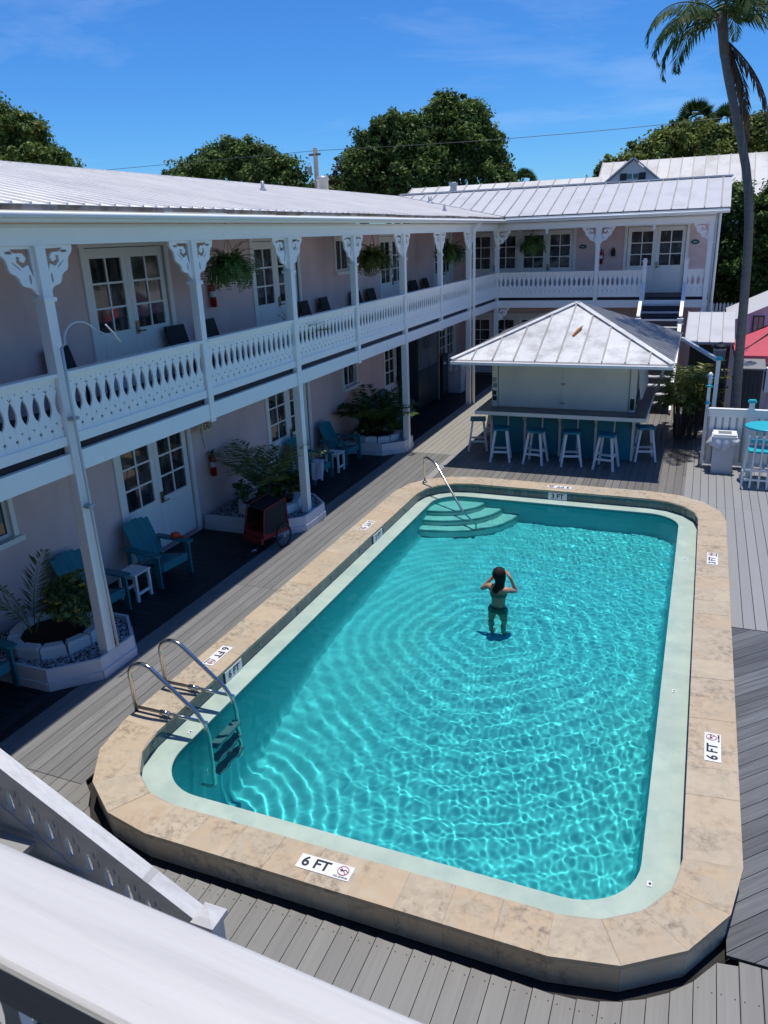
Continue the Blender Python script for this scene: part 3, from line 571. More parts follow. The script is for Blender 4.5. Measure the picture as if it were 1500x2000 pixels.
# ================================================================== hotel (two wings round the pool)
XP, YBK = -5.969, 24.01; PY = [3.40, 5.901, 8.401, 10.866, 13.298, 15.833, 18.375, 20.886, 24.01]; DW = 1.63
TA = lambda u, d, z: (XP-d, u, z)                # wing along the pool: u runs away from the camera, d into the building
TB = lambda u, d, z: (u, YBK+d, z)               # wing across the far end
hotel = thing('hotel_building', 'two storey pink hotel with white verandas and ornate railings round the pool', 'hotel', (-7.6, 14, 0))
HB = wloc(hotel)
def place(o, T, u, d, z, extra=0.):              # an object built in (u, d, z) axes
    o.location = Vector(T(u, d, z))-HB; o.rotation_euler = (0, 0, (R(90) if T is TA else 0)+extra); return o
ZF, ZRT, ZRB, ZB0, ZB1, ZE = 2.68, 3.43, 2.79, 2.39, 2.60, 4.99
# openings on each wall: (u0, u1, z0, z1)
dA = [(8.30, 9.98), (12.50, 14.18), (18.55, 20.23), (22.85, 24.55)]; dAl = [(8.30, 9.98), (12.55, 14.23), (18.60, 20.28), (23.2, 24.9)]
dB = [(-7.35, -5.62), (-5.62, -3.92), (-2.33, -.63)]
winA = [(15.98, 16.70, 3.90, 4.60), (16.05, 16.75, 1.30, 1.98), (5.62, 6.42, 1.30, 1.98), (5.3, 6.1, 3.90, 4.60)]
def wall(T, u0, u1, z0, z1, ops, m, d0, d1, name='wall'):
    us = sorted({u0, u1, *[o[0] for o in ops], *[o[1] for o in ops]}); mb = MB(T)
    for a, b in zip(us[:-1], us[1:]):
        zs = [(z0, z1)]
        for o in ops:
            if o[0] <= a+1e-6 and o[1] >= b-1e-6:
                zs = [q for s0, s1 in zs for q in ((s0, min(s1, o[2])), (max(s0, o[3]), s1)) if q[1]-q[0] > 1e-4]
        for s0, s1 in zs: mb.box(a, b, d0, d1, s0, s1)
    return mb.build(name, m, hotel)
opA = [(a, b, ZF, 4.60) for a, b in dA]+[(a, b, 0, 1.98) for a, b in dAl]+winA
wall(TA, 1.8, YBK+DW, -.06, 4.9, opA, M['pink'], DW, DW+.18)
wall(TB, XP-DW, .08, -.06, 4.9, [(a, b, ZF, 4.60) for a, b in dB]+[(a, b, 0, 1.98) for a, b in dB[:2]], M['pink'], DW, DW+.18)
MB(TB).box(.08, .16, DW-.02, 6.5, -.06, 4.9).build('end_wall', M['house'], hotel)
# horizontal clapboards, one by one, on the far wing's upper wall
z = ZF
while z < 4.55:
    us = [-7.55]+[v_ for a, b in dB for v_ in (a-.09, b+.09)]+[.075]
    for a, b in zip(us[::2], us[1::2]):
        if b-a > .12: MB(TB).add([(a, DW-.006, z), (b, DW-.006, z), (b, DW-.018, z), (a, DW-.018, z), (a, DW-.002, z+.125), (b, DW-.002, z+.125), (b, DW-.006, z+.125), (a, DW-.006, z+.125)], [(0, 1, 2, 3), (4, 7, 6, 5), (3, 2, 6, 7), (0, 4, 5, 1), (0, 3, 7, 4), (1, 5, 6, 2)]).build('siding_board', M['pink'], hotel)
    z += .128
MB(TA).box(1.8, YBK+4, DW+.9, DW+.95, -.06, 4.9).build('dark_room_sheet', M['dark'], hotel); MB(TB).box(XP-2.2, .06, DW+.9, DW+.95, -.06, 4.9).build('dark_room_sheet', M['dark'], hotel)  # black sheets stand in for the unlit rooms behind the glass
# double French doors
def door_proto(w=1.68, h=1.92):
    mb = MB(); t = .085
    mb.box(-t, 0, -.03, .12, 0, h+.0).box(w, w+t, -.03, .12, 0, h); mb.box(-t-.03, w+t+.03, -.045, .12, h, h+.10); mb.box(0, w, .04, .10, -.0, .018)
    f = mb.build('door', M['trim_blue'], hotel, local=True)
    for s in (0, 1):
        a = .012 if s == 0 else w/2+.002; b = w/2-.002 if s == 0 else w-.012; st = .105; zb, zt = .80, h-.14
        mb = MB(); mb.box(a, a+st, .02, .06, .02, h-.01).box(b-st, b, .02, .06, .02, h-.01).box(a+st, b-st, .02, .06, zt, h-.01).box(a+st, b-st, .02, .06, .02, zb)
        mb.box(a+st+.06, b-st-.06, .012, .02, .14, zb-.10)
        pa, pb = a+st, b-st; cw = (pb-pa)/2; ch_ = (zt-zb)/3
        mb.box(pa+cw-.014, pa+cw+.014, .024, .056, zb, zt)
        for q in (1, 2): mb.box(pa, pa+cw-.014, .024, .056, zb+q*ch_-.014, zb+q*ch_+.014).box(pa+cw+.014, pb, .024, .056, zb+q*ch_-.014, zb+q*ch_+.014)
        mb.build('door_leaf', M['trim_blue'], f, local=True)
        pane = MB().box(-cw/2+.007, cw/2-.007, -.002, .002, -ch_/2+.007, ch_/2-.007).mesh('pane', M['glass'])
        for i in range(2):
            for j in range(3): o = link('pane', pane, f, (pa+cw*(i+.5), .042, zb+ch_*(j+.5)), (random.uniform(-.01, .01), 0, random.uniform(-.015, .015)))
    mb = MB(); mb.box(w/2+.02, w/2+.085, .0, .02, .72, .90); mb.tube([(w/2+.05, -.05, .76), (w/2+.15, -.05, .76)], .012, 6); mb.tube([(w/2+.05, 0, .76), (w/2+.05, -.05, .76)], .012, 6); mb.build('door_handle', M['brass'], f, local=True)
    return f
dp = door_proto(); first = True
for T, L_, z in ((TA, dA, ZF), (TA, dAl, .06), (TB, dB, ZF), (TB, dB[:2], .06)):
    for a, b in L_:
        o = dp if first else copy_tree(dp, hotel); first = False; place(o, T, a, DW, z)
# small sash windows
def win_proto(w=.72, h=.68):
    mb = MB(); t = .07
    mb.box(-t, 0, -.03, .1, 0, h).box(w, w+t, -.03, .1, 0, h).box(-t, w+t, -.03, .1, h, h+.08)
    f = mb.build('window', M['trim_blue'], hotel, local=True)
    MB().box(-t-.03, w+t+.03, -.09, .1, -.07, -.002).build('window_sill', M['trim_blue'], f, local=True)
    mb = MB(); mb.box(0, .04, .03, .06, 0, h).box(w-.04, w, .03, .06, 0, h).box(.04, w-.04, .03, .06, 0, .045).box(.04, w-.04, .03, .06, h-.04, h).box(w/2-.018, w/2+.018, .03, .06, .045, h-.04); mb.build('sash', M['white'], f, local=True)
    pane = MB().box(0, w/2-.06, -.002, .002, 0, h-.09).mesh('pane', M['glass'])
    for x_ in (.041, w/2+.019): link('pane', pane, f, (x_, .05, .0455))
    return f
wp = win_proto(); first = True
for a, b, z0, z1 in winA: o = wp if first else copy_tree(wp, hotel); first = False; place(o, TA, a, DW, z0)
# floors, beams, fascia
for T, a, b, ex in ((TA, 1.8, YBK+.02, 0), (TB, XP+.06, .09, 0)):
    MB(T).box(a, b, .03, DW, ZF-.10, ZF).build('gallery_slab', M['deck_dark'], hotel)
    MB(T).box(a, b, -.035, .045, ZB0, ZB1).build('belly_beam', M['trim_blue'], hotel)
    MB(T).box(a, b, -.045, .05, 4.64, 4.80).build('head_beam', M['trim_blue'], hotel)
    MB(T).box(a, b, -.03, DW, 4.80, 4.83).build('soffit', M['white'], hotel)
    MB(T).box(a, b, -.27 if T is TA else -.30, -.03, 4.845, 4.87).build('eave_board', M['trim_blue'], hotel)
    n_j = int((b-a)/.6); mb = MB(T)
for i in range(36): MB(TA).box(2+i*.6, 2.05+i*.6, .06, DW-.01, ZF-.24, ZF-.102).build('joist', M['dark'], hotel)
MB(TA).box(1.8, YBK-.33, -.275, -.255, 4.87, 4.968).build('fascia', M['trim_blue'], hotel); MB(TB).box(XP+.30, .42, -.305, -.285, 4.87, 4.985).build('fascia', M['trim_blue'], hotel)
MB(TA).tube([(1.8, -.305, 4.90), (YBK-.33, -.305, 4.90)], .03, 8).build('gutter', M['trim_blue'], hotel, True); MB(TB).tube([(XP+.33, -.335, 4.915), (.42, -.335, 4.915)], .03, 8).build('gutter', M['white'], hotel, True)
y = 1.8
while y < 23.6:                                   # weathered drip edge, in short overlapping lengths
    l = random.uniform(.7, 1.6); dz = random.uniform(-.008, .008)
    MB(TA).box(y, min(y+l, 23.68), -.281-random.uniform(0, .006), -.276, 4.945+dz, 4.992+dz).build('drip_edge', M['rust'], hotel); y += l
# posts with brackets
def bracket_mesh():
    W, H = .40, .40; out = [(0, 0), (W, 0)]
    for i in range(1, 16):
        t = i/16; bx, bz = W*(1-t)+.05*t, -(H+.02)*t; bul = .055*math.sin(math.pi*t)+.016*math.sin(t*math.pi*6); out.append((bx+bul*.7, bz-bul*.7))
    out += [(.03, -H-.04), (0, -H-.06)]
    h1 = [(.028, -.028), (.26, -.024), (.22, -.06), (.125, -.062), (.085, -.11), (.12, -.15), (.17, -.13), (.16, -.095), (.20, -.09), (.205, -.145), (.145, -.195), (.075, -.165), (.06, -.21), (.028, -.285)]
    h2 = [(.215+.05*math.cos(a)-.012*math.sin(a), -.175+.05*math.sin(-a)*.35+.035*math.cos(a)) for a in np.linspace(0, 2*math.pi, 10)[:-1]]
    h3 = [(.28+.05*math.cos(a), -.055+.016*math.sin(a)) for a in np.linspace(0, 2*math.pi, 8)[:-1]]
    h4 = [(.075+.016*math.cos(a), -.30+.05*math.sin(a)) for a in np.linspace(0, 2*math.pi, 8)[:-1]]
    me = cut2d('bracket', [out, h1[::-1], h2, h3, h4], .03, M['trim_blue'])
    return rot_xyz(me, lambda x, y, z: (x, z, y))
BR = bracket_mesh(); BRm = BR.copy(); rot_xyz(BRm, lambda x, y, z: (-x, y, z)); BRm.flip_normals()
def post(T, u, z0, z1, br=(1, 1), w=.11, zb=4.64):
    mb = MB().box(-w/2, w/2, -w/2, w/2, z0, z1)
    o = mb.build('post', M['trim_blue'], hotel, local=True); place(o, T, u, 0, 0)
    MB().box(-w/2-.02, w/2+.02, -w/2-.02, w/2+.02, z1-.52, z1-.48).build('collar', M['trim_blue'], o, local=True)
    if br[0]: link('bracket', BRm, o, (-w/2, 0, zb-.002))
    if br[1]: link('bracket', BR, o, (w/2, 0, zb-.002))
    return o
for i, u in enumerate(PY[:-1]):
    low = i in (1, 3, 5, 7); post(TA, u, -.05 if low else ZB1-.24, 4.64, w=.125 if low else .105)
c = post(TA, YBK, -.05, 4.64, (1, 0), .12); link('bracket', BR, c, (.06, 0, 4.638), (0, 0, R(-90))); link('bracket', BR, c, (.06, 0, 2.388), (0, 0, R(-90)))
post(TB, -2.993, -.05, 4.64); post(TB, .015, -.05, 4.64, (1, 0), .12)
for u in (-4.48, -1.48):                          # little turned drops between the brackets
    MB(TB).box(u-.03, u+.03, -.03, .03, 4.50, 4.638).box(u-.05, u+.05, -.05, .05, 4.60, 4.637).build('pendant', M['white'], hotel)
MB(TA).tube([(20.98, -.30, 4.87), (20.98, -.16, 4.74), (20.98, -.12, 4.6), (20.98, -.12, 0)], .04, 8).build('downspout', M['trim_blue'], hotel, True)
MB(TB).tube([(.20, -.33, 4.88), (.20, -.16, 4.72), (.20, -.10, 4.6), (.20, -.10, 0)], .035, 8).build('downspout', M['white'], hotel, True)
# railings of sawn boards
def sawn_board(P=.145, H=.585):
    t = np.linspace(0, 1, 9)
    def edge():                                   # right half of a board from bottom to top: half openings along its edge
        e = [(P/2, 0), (P/2, .055*1)]
        e += [(P/2-.006, .070), (P/2-.022, .085), (P/2-.006, .098), (P/2, .118)]
        z0, z1 = .215, .470
        for q in t: e.append((P/2-.047*math.sin(math.pi*q**.85)**.8, z0+(z1-z0)*q))
        e += [(P/2-.026, .492), (P/2-.016, .500), (P/2, .484)]
        e += [(P/2, H)]
        return e
    rgt = [(min(x, P/2-.0012), z) for x, z in edge()]; out = rgt+[(-x, z) for x, z in rgt[::-1]]
    o2 = []
    for p in out:
        if not o2 or math.hypot(p[0]-o2[-1][0], p[1]-o2[-1][1]) > 1e-4: o2.append(p)
    star = []
    for i in range(8): a = i*math.pi/4; r_ = (.027 if i % 2 == 0 else .007); star.append((r_*math.cos(a)*.8, .150+r_*math.sin(a)*1.25))
    dot = [(.009*math.cos(a), .530+.009*math.sin(a)) for a in np.linspace(0, 2*math.pi, 7)[:-1]]
    me = cut2d('baluster', [o2, star, dot], .022, M['trim_blue']); return rot_xyz(me, lambda x, y, z: (x, z, y))
SB = sawn_board()
def railing(T, a, b, flat=False):
    mb = MB(); L_ = b-a
    mb.box(0, L_, -.06, .06, ZRT-.035, ZRT); mb.box(0, L_, -.022, .022, ZRT-.075, ZRT-.035); mb.box(0, L_, -.03, .03, ZRB-.10, ZRB)
    o = mb.build('railing', M['trim_blue'], hotel, local=True); place(o, T, a, 0, 0)
    k = max(1, round(L_/.145)); p = L_/k
    for i in range(k): q = link('baluster', SB, o, (p*(i+.5), 0, ZRB)); q.scale = (p/.145, 1, 1)
    return o
for a, b in zip(PY[:-1], PY[1:]): railing(TA, a+.065, b-.065)
railing(TB, XP+.065, -2.993-.06); railing(TB, -2.993+.06, -1.70); railing(TB, -.50, .015-.065)
# stairs down from the far veranda
st = MB(TB).box(-1.70, -.50, .0, .04, ZF-.11, ZF-.101).build('staircase', M['dark'], hotel)
for i in range(13):
    z = ZF-.185*(i+1); MB(TB).box(-1.62, -.58, -.25*(i+1)-.02, -.25*i, z-.035, z).build('stair_tread', M['roof_grey'], st); MB(TB).box(-1.62, -.58, -.25*i-.02, -.25*i-.003, z+.001, z+.149).build('stair_riser', M['navy'], st)
for u in (-1.655, -.545):
    MB(TB).bar((u, -.02, ZF-.2), (u, -3.3, ZF-.2-3.3*.74), .05, .26).build('stringer', M['trim_blue'], st)
    MB(TB).bar((u, -.06, 3.06), (u, -1.12, 3.06-1.06*.76), .09, .05).build('stair_rail', M['white'], st)
    MB(TB).bar((u, -1.2, 2.08), (u, -3.2, 2.08-2.0*.74), .09, .05).build('stair_rail', M['white'], st)
    n_ = MB(TB).box(u-.05, u+.05, -.05, .05, ZB0, 3.66).build('newel_post', M['trim_blue'], st); MB(TB).box(u-.07, u+.07, -.07, .07, 3.66, 3.70).box(u-.045, u+.045, -.045, .045, 3.70, 3.75).build('newel_cap', M['white'], st)
    MB(TB).box(u-.055, u+.055, -1.22, -1.11, .5, 2.14).build('newel_post', M['trim_blue'], st); MB(TB).box(u-.08, u+.08, -1.245, -1.085, 2.14, 2.20).box(u-.085, u+.085, -1.25, -1.08, 2.03, 2.06).build('newel_cap', M['white'], st)
# roofs: ribbed sheet by sheet
RA = (-5.69, 4.995, -10.0, 5.85); sA = (RA[3]-RA[1])/(RA[0]-RA[2]); EB, RBY, sB = YBK-.31, 26.5, (5.90-5.02)/(26.5-(YBK-.31)); vk = sA/sB
zA = lambda x: RA[1]+(RA[0]-x)*sA; zB = lambda y: 5.02+(y-EB)*sB
roof = MB().box(-10.05, -9.95, 1.6, 26.4, 5.83, 5.875).build('roof', M['roof'], hotel)
nA = Vector((sA, 0, 1)).normalized(); nB = Vector((0, -sB, 1)).normalized()
y = 1.6
while y < 26.4:
    w = .67; poly = [(RA[0], y+.003), (RA[2], y+.003), (RA[2], y+w-.003), (RA[0], y+w-.003)]
    poly = clip(poly, vk, 1, EB+vk*RA[0])         # stop at the valley
    if len(poly) > 2:
        mb = MB(); mb.slab([(x_, y_, zA(x_)) for x_, y_ in poly], nA, .012)
        for q in range(3):
            yy = y+.06+q*.223; xe = min(RA[0]-.004, RA[0]-(yy+.02-EB)/vk) if yy > EB-.03 else RA[0]-.004
            if xe > RA[2]+.1: mb.bar((xe, yy, zA(xe)+.008), (RA[2], yy, zA(RA[2])+.008), .028, .02, nA)
        mb.build('roof_panel', M['roof'], roof)
    y += w
x = -9.9; 
while x < .42:
    w = .42; x1 = min(x+w, .43); poly = [(x+.002, EB), (x1-.002, EB), (x1-.002, RBY), (x+.002, RBY)]; poly = clip(poly, -vk, -1, -(EB+vk*RA[0]))
    if len(poly) > 2:
        mb = MB(); mb.slab([(x_, y_, zB(y_)) for x_, y_ in poly], nB, .012); ys_ = max(EB, EB+vk*(RA[0]-x))
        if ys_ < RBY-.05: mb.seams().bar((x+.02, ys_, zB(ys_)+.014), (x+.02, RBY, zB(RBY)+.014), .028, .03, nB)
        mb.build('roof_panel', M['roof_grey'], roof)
    x += w
MB().box(-10.0, .46, 26.42, 26.56, 5.90, 5.945).build('ridge_cap', M['roof_grey'], roof)
MB().slab([(RA[2], 1.6, 5.85), (RA[2]-3.5, 1.6, 5.1), (RA[2]-3.5, 30, 5.1), (RA[2], 30, 5.85)], (-.2, 0, 1), .02).build('back_slope', M['roof'], roof)
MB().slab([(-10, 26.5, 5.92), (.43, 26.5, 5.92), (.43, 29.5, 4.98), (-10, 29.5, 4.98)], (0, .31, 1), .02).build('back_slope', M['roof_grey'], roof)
vy = EB+vk*(RA[0]-RA[2]); MB().bar((RA[0], EB, 5.03), (RA[2], vy, 5.885), .10, .01, (0, 0, 1)).build('valley_flashing', M['roof_grey'], roof)
def vent(x, y, z, h, r):
    o = MB().lathe([(r*2.4, -.06), (r*2.2, .0), (r*1.1, .05), (r, .06), (r, h), (r*.8, h)], (x, y, z), 12).build('vent_pipe', M['metal_grey'], roof, True)
vent(-8.5, 14.64, zA(-8.5)+.02, .17, .035); vent(-6.5, 20.44, zA(-6.5)+.02, .17, .03); vent(-8.4, 24.9, zA(-8.4)+.02, .2, .06)
MB().lathe([(.16, -.3), (.16, .42), (.185, .42), (.185, .47), (.12, .53), (.02, .54)], (-10.4, 21.3, 5.75), 16).build('flue', M['metal_grey'], roof, True)
# near veranda where the photograph is taken, with its rail and a flight of stairs
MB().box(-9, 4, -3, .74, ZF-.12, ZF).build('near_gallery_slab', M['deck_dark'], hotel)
MB().box(-9, 4, -3, .42, 5.2, 5.25).build('near_roof', M['roof'], hotel); MB().box(-9, 4, -3.2, -3, -.06, 5.2).build('near_wall', M['pink'], hotel)
ang = math.atan2(-.062, 1.0); rw, rz_ = .205, 3.45
def rail_profile(L0, L1, w, t):
    prof = [(-w/2, -t), (w/2, -t), (w/2, -.012), (w/2-.004, -.005), (w/2-.012, 0), (0, .003), (-w/2+.012, 0), (-w/2+.004, -.005), (-w/2, -.012)]
    n_ = len(prof); return MB().add([(L0, a, b) for a, b in prof]+[(L1, a, b) for a, b in prof], [tuple(range(n_)), tuple(range(n_, 2*n_))[::-1]]+[(i, i+n_, (i+1) % n_+n_, (i+1) % n_) for i in range(n_)])
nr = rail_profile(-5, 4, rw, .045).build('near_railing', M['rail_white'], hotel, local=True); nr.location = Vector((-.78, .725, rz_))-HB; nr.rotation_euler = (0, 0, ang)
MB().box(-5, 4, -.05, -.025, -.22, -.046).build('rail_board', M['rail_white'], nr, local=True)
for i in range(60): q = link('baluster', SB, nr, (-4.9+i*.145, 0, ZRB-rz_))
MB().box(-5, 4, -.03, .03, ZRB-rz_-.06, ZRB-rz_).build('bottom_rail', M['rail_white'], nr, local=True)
# stair balustrade: newel at its foot, sheared sawn boards with drop-shaped openings
SX0, SY0, SL = -2.29, 2.655, .545
sf = MB().box(-6.0, -5.95, 1.3, 2.6, ZF-.3, ZF-.1).build('near_staircase', M['dark'], hotel)
for i in range(14):
    z = ZF-.185*(i+1); x0 = -5.9+.30*i; MB().box(x0, x0+.32, 1.35, SY0-.06, z-.04, z).build('stair_tread', M['deck_light'], sf)
MB().bar((-5.95, SY0, ZF-.13), (-2.3, SY0, .28-.13+.1), .045, .30).build('stringer', M['rail_white'], sf)
cap = MB().bar((-6.05, SY0, 1.0+SL*(SX0+6.05)-.06+.0), (SX0-.03, SY0, 1.0-.045), .095, .04)
cap = MB(); cap.bar((SX0-.04-4, SY0, .945+SL*4), (SX0-.04, SY0, .945), .10, .042); cap.build('stair_rail', M['rail_white'], sf)
MB().bar((SX0-.40, SY0, .945+SL*.36+.0235), (SX0-.36, SY0, .945+SL*.32+.0235), .103, .002).build('rail_joint', M['seam'], sf)
mbn = MB().box(SX0-.055, SX0+.055, SY0-.055, SY0+.055, -.05, .955); mbn.build('newel_post', M['rail_white'], sf)
c_ = .075; MB().add([(SX0-c_, SY0-c_, .957), (SX0+c_, SY0-c_, .957), (SX0+c_, SY0+c_, .957), (SX0-c_, SY0+c_, .957), (SX0-c_, SY0-c_, .985), (SX0+c_, SY0-c_, .985), (SX0+c_, SY0+c_, .985), (SX0-c_, SY0+c_, .985), (SX0, SY0, 1.02)],
     [(3, 2, 1, 0), (0, 1, 5, 4), (1, 2, 6, 5), (2, 3, 7, 6), (3, 0, 4, 7), (4, 5, 8), (5, 6, 8), (6, 7, 8), (7, 4, 8)]).build('newel_cap', M['rail_white'], sf)
PB = .138; HBp = .60
def ell(cx, cz, a, b, n=10, tear=0): return [(cx+a*math.cos(t)*(1-tear*max(0, math.sin(t))), cz+b*math.sin(t)) for t in np.linspace(0, 2*math.pi, n+1)[:-1]]
sb = cut2d('stair_baluster', [[(-PB/2+.0006, -HBp), (PB/2-.0006, -HBp), (PB/2-.0006, 0), (-PB/2+.0006, 0)], ell(-.018, -.245, .027, .088, 14, .75), ell(.036, -.150, .0085, .033, 8, .6), ell(.060, -.20, .005, .036, 8), ell(.03, -.38, .03, .012, 8)], .026, M['rail_white'])
rot_xyz(sb, lambda x, y, z: (x, z, y-SL*x))
for i in range(27):
    xx = SX0-.06-PB/2-i*PB; link('baluster', sb, sf, (xx-wloc(sf).x, SY0-wloc(sf).y, .925+SL*(SX0-.04-xx)-wloc(sf).z))

# ================================================================== poolside bar
BX0, BX1, BY0, BY1 = -4.06, -1.09, 16.05, 18.9
bar = thing('poolside_bar', 'square poolside bar hut with white metal hip roof, closed shutters and teal front', 'bar hut', ((BX0+BX1)/2, 17.4, 0))
MB().box(BX0+.05, BX1-.05, BY0+.04, BY1-.04, 0, .99).build('base', M['teal_bar'], bar)
npn = 4; pw = (BX1-BX0)/npn
for i in range(npn):
    MB().box(BX0+i*pw+.03, BX0+(i+1)*pw-.03, BY0, BY0+.038, .05, .97).build('front_panel', M['teal_bar'], bar)
for i in range(2*npn+1):
    x = BX0+i*pw/2; w = .025 if i % 2 == 0 else .015
    MB().box(x-w, x+w, BY0-.012-(.005 if i % 2 == 0 else 0), BY0+.036, .02, .985).build('batten', M['cream'], bar)
    if i % 2 == 0: MB().add([(x-.015, BY0-.018, .98), (x+.015, BY0-.018, .98), (x+.015, BY0-.33, .98), (x-.015, BY0-.33, .98), (x-.015, BY0-.018, .70), (x+.015, BY0-.018, .70), (x-.015, BY0-.30, .95), (x+.015, BY0-.30, .95)], [(0, 1, 2, 3), (4, 6, 7, 5), (3, 2, 7, 6), (0, 3, 6, 4), (1, 5, 7, 2), (0, 4, 5, 1)]).build('counter_bracket', M['cream'], bar)
for k in range(4):
    y = BY0+.35+k*.7; MB().box(BX1-.051, BX1-.02, y-.02, y+.02, .02, .985).build('batten', M['cream'], bar); MB().box(BX0+.02, BX0+.051, y-.02, y+.02, .02, .985).build('batten', M['cream'], bar)
cx0, cx1, cy0 = -4.28, -.82, 15.45
MB().box(cx0+.02, cx1-.02, cy0+.02, BY0-.001, 1.0, 1.045).box(cx0+.02, BX0, BY0, BY1, 1.0, 1.045).box(BX1, cx1-.02, BY0, BY1, 1.0, 1.045).build('counter_top', M['counter'], bar)
MB().box(cx0, cx1, cy0, cy0+.018, .985, 1.06).box(cx0, cx0+.018, cy0+.019, BY1, .985, 1.06).box(cx1-.018, cx1, cy0+.019, BY1, .985, 1.06).build('counter_edge', M['cream'], bar)
for i in range(9): MB().box(-3.9+i*.33, -3.70+i*.33, 15.72, 15.78, 1.046, 1.05).build('bar_mat', M['grey_plastic'], bar)
MB().box(BX0+.12, BX1-.12, BY0+.09, BY1-.02, 1.0, 2.2).build('inner_wall', M['cream'], bar)
for a in (BX0, BX1-.12): MB().box(a, a+.12, BY0, BY0+.12, 1.046, 2.2).build('corner_post', M['cream'], bar)
for a, b in ((BX0+.135, -2.565), (-2.545, BX1-.135)): MB().box(a, b, BY0+.035, BY0+.075, 1.05, 2.06).box(a, a+.012, BY0+.028, BY0+.034, 1.06, 2.05).box(b-.012, b, BY0+.028, BY0+.034, 1.06, 2.05).build('shutter', M['cream'], bar)
MB().box(-2.567, -2.543, BY0+.02, BY0+.078, 1.05, 2.06).build('mullion', M['cream'], bar); MB().box(BX0+.125, BX1-.125, BY0+.01, BY0+.088, 2.06, 2.2).build('header', M['cream'], bar)
for z in (1.15, 1.55, 1.95): MB().box(-2.60, -2.51, BY0+.012, BY0+.019, z, z+.04).build('latch', M['seam'], bar)
MB().box(BX1-.095, BX1-.02, BY0-.022, BY0-.001, 1.10, 1.32).build('switch_box', M['black'], bar)
for x, z, m_ in ((BX0+.05, 1.62, 'terra'), (BX0+.065, 1.50, 'shell_print'), (BX0+.05, 1.34, 'navy'), (BX0+.06, 1.22, 'black')): MB().box(x-.045, x+.045, BY0-.006, BY0-.001, z-.045, z+.05).build('sticker', M[m_], bar)
# propped side flap
MB().slab([(BX1-.01, 16.4, 2.15), (BX1-.01, 18.4, 2.15), (BX1+.10, 18.4, 1.25), (BX1+.10, 16.4, 1.25)], (1, 0, .12), .03).build('side_flap', M['cream'], bar)
MB().bar((-.80, 18.3, 1.04), (-.60, 17.6, 2.0), .05, .05).build('flap_prop', M['cream'], bar)
ex0, ex1, ey0, ey1, ez = -4.66, -.41, 15.05, 19.65, 2.19; ax_, ay_, az_ = -2.53, 17.35, 3.10
hip = MB().box(ax_-.06, ax_+.06, ay_-.06, ay_+.06, az_-.03, az_+.02).build('roof', M['roof_bar'], bar)
def hip_face(c0, c1, m, step):
    c0, c1, ap = Vector(c0), Vector(c1), Vector((ax_, ay_, az_)); U = (c1-c0); L_ = U.length; U /= L_; foot = (ap-c0).dot(U); up = (ap-c0-U*foot); H = up.length; up /= H; nrm = U.cross(up)
    if nrm.z < 0: nrm = -nrm
    x = 0; hgt = lambda t: H*min(t/foot, (L_-t)/(L_-foot))
    P3 = lambda t, h: c0+U*t+up*h
    while x < L_-.01:
        b = min(x+step, L_); poly = [(x, 0), (b, 0), (b, hgt(b))]
        if x < foot < b: poly.append((foot, H))
        poly.append((x, hgt(x))); poly = [p for i, p in enumerate(poly) if i == 0 or math.hypot(p[0]-poly[i-1][0], p[1]-poly[i-1][1]) > 1e-3]
        if len(poly) > 2:
            mb = MB().slab([P3(*p) for p in poly], nrm, .012)
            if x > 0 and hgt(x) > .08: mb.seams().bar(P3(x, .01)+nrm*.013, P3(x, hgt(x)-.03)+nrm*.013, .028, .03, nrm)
            mb.build('roof_panel', m, hip)
        x = b
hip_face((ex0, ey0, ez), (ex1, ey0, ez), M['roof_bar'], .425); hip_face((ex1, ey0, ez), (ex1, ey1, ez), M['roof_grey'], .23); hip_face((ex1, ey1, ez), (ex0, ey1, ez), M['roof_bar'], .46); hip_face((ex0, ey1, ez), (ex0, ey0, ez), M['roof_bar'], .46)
for c in ((ex0, ey0), (ex1, ey0), (ex1, ey1), (ex0, ey1)): MB().bar((*c, ez+.012), (ax_, ay_, az_+.02), .13, .02).build('hip_cap', M['roof_bar'], hip)
mb = MB().box(ex0, ex1, ey0, ey0+.025, ez-.10, ez-.014).box(ex0, ex1, ey1-.025, ey1, ez-.10, ez-.014).box(ex0, ex0+.025, ey0+.026, ey1-.026, ez-.10, ez-.014).box(ex1-.025, ex1, ey0+.026, ey1-.026, ez-.10, ez-.014); mb.build('eave_fascia', M['roof'], bar)
MB().box(ex0-.012, ex1+.012, ey0-.06, ey0-.002, ez-.085, ez-.035).build('eave_gutter', M['roof'], bar); MB().box(ex0+.03, ex1-.03, ey0+.03, ey1-.03, ez-.03, ez-.02).build('eave_soffit', M['cream'], bar)
bt = thing('palm_boot', 'orange brown dry palm husk lying on the bar roof', 'palm husk', (-2.35, 16.2, 2.67))
MB().slab([(-2.40, 15.98, 2.595), (-2.36, 15.97, 2.595), (-2.25, 16.25, 2.715), (-2.29, 16.28, 2.725), (-2.345, 16.14, 2.675)], (0, -.4, 1), .03).build('husk', M['boot'], bt)
MB().bar((-2.36, 16.0, 2.61), (-2.245, 16.27, 2.735), .02, .02).build('stalk', M['boot'], bt)
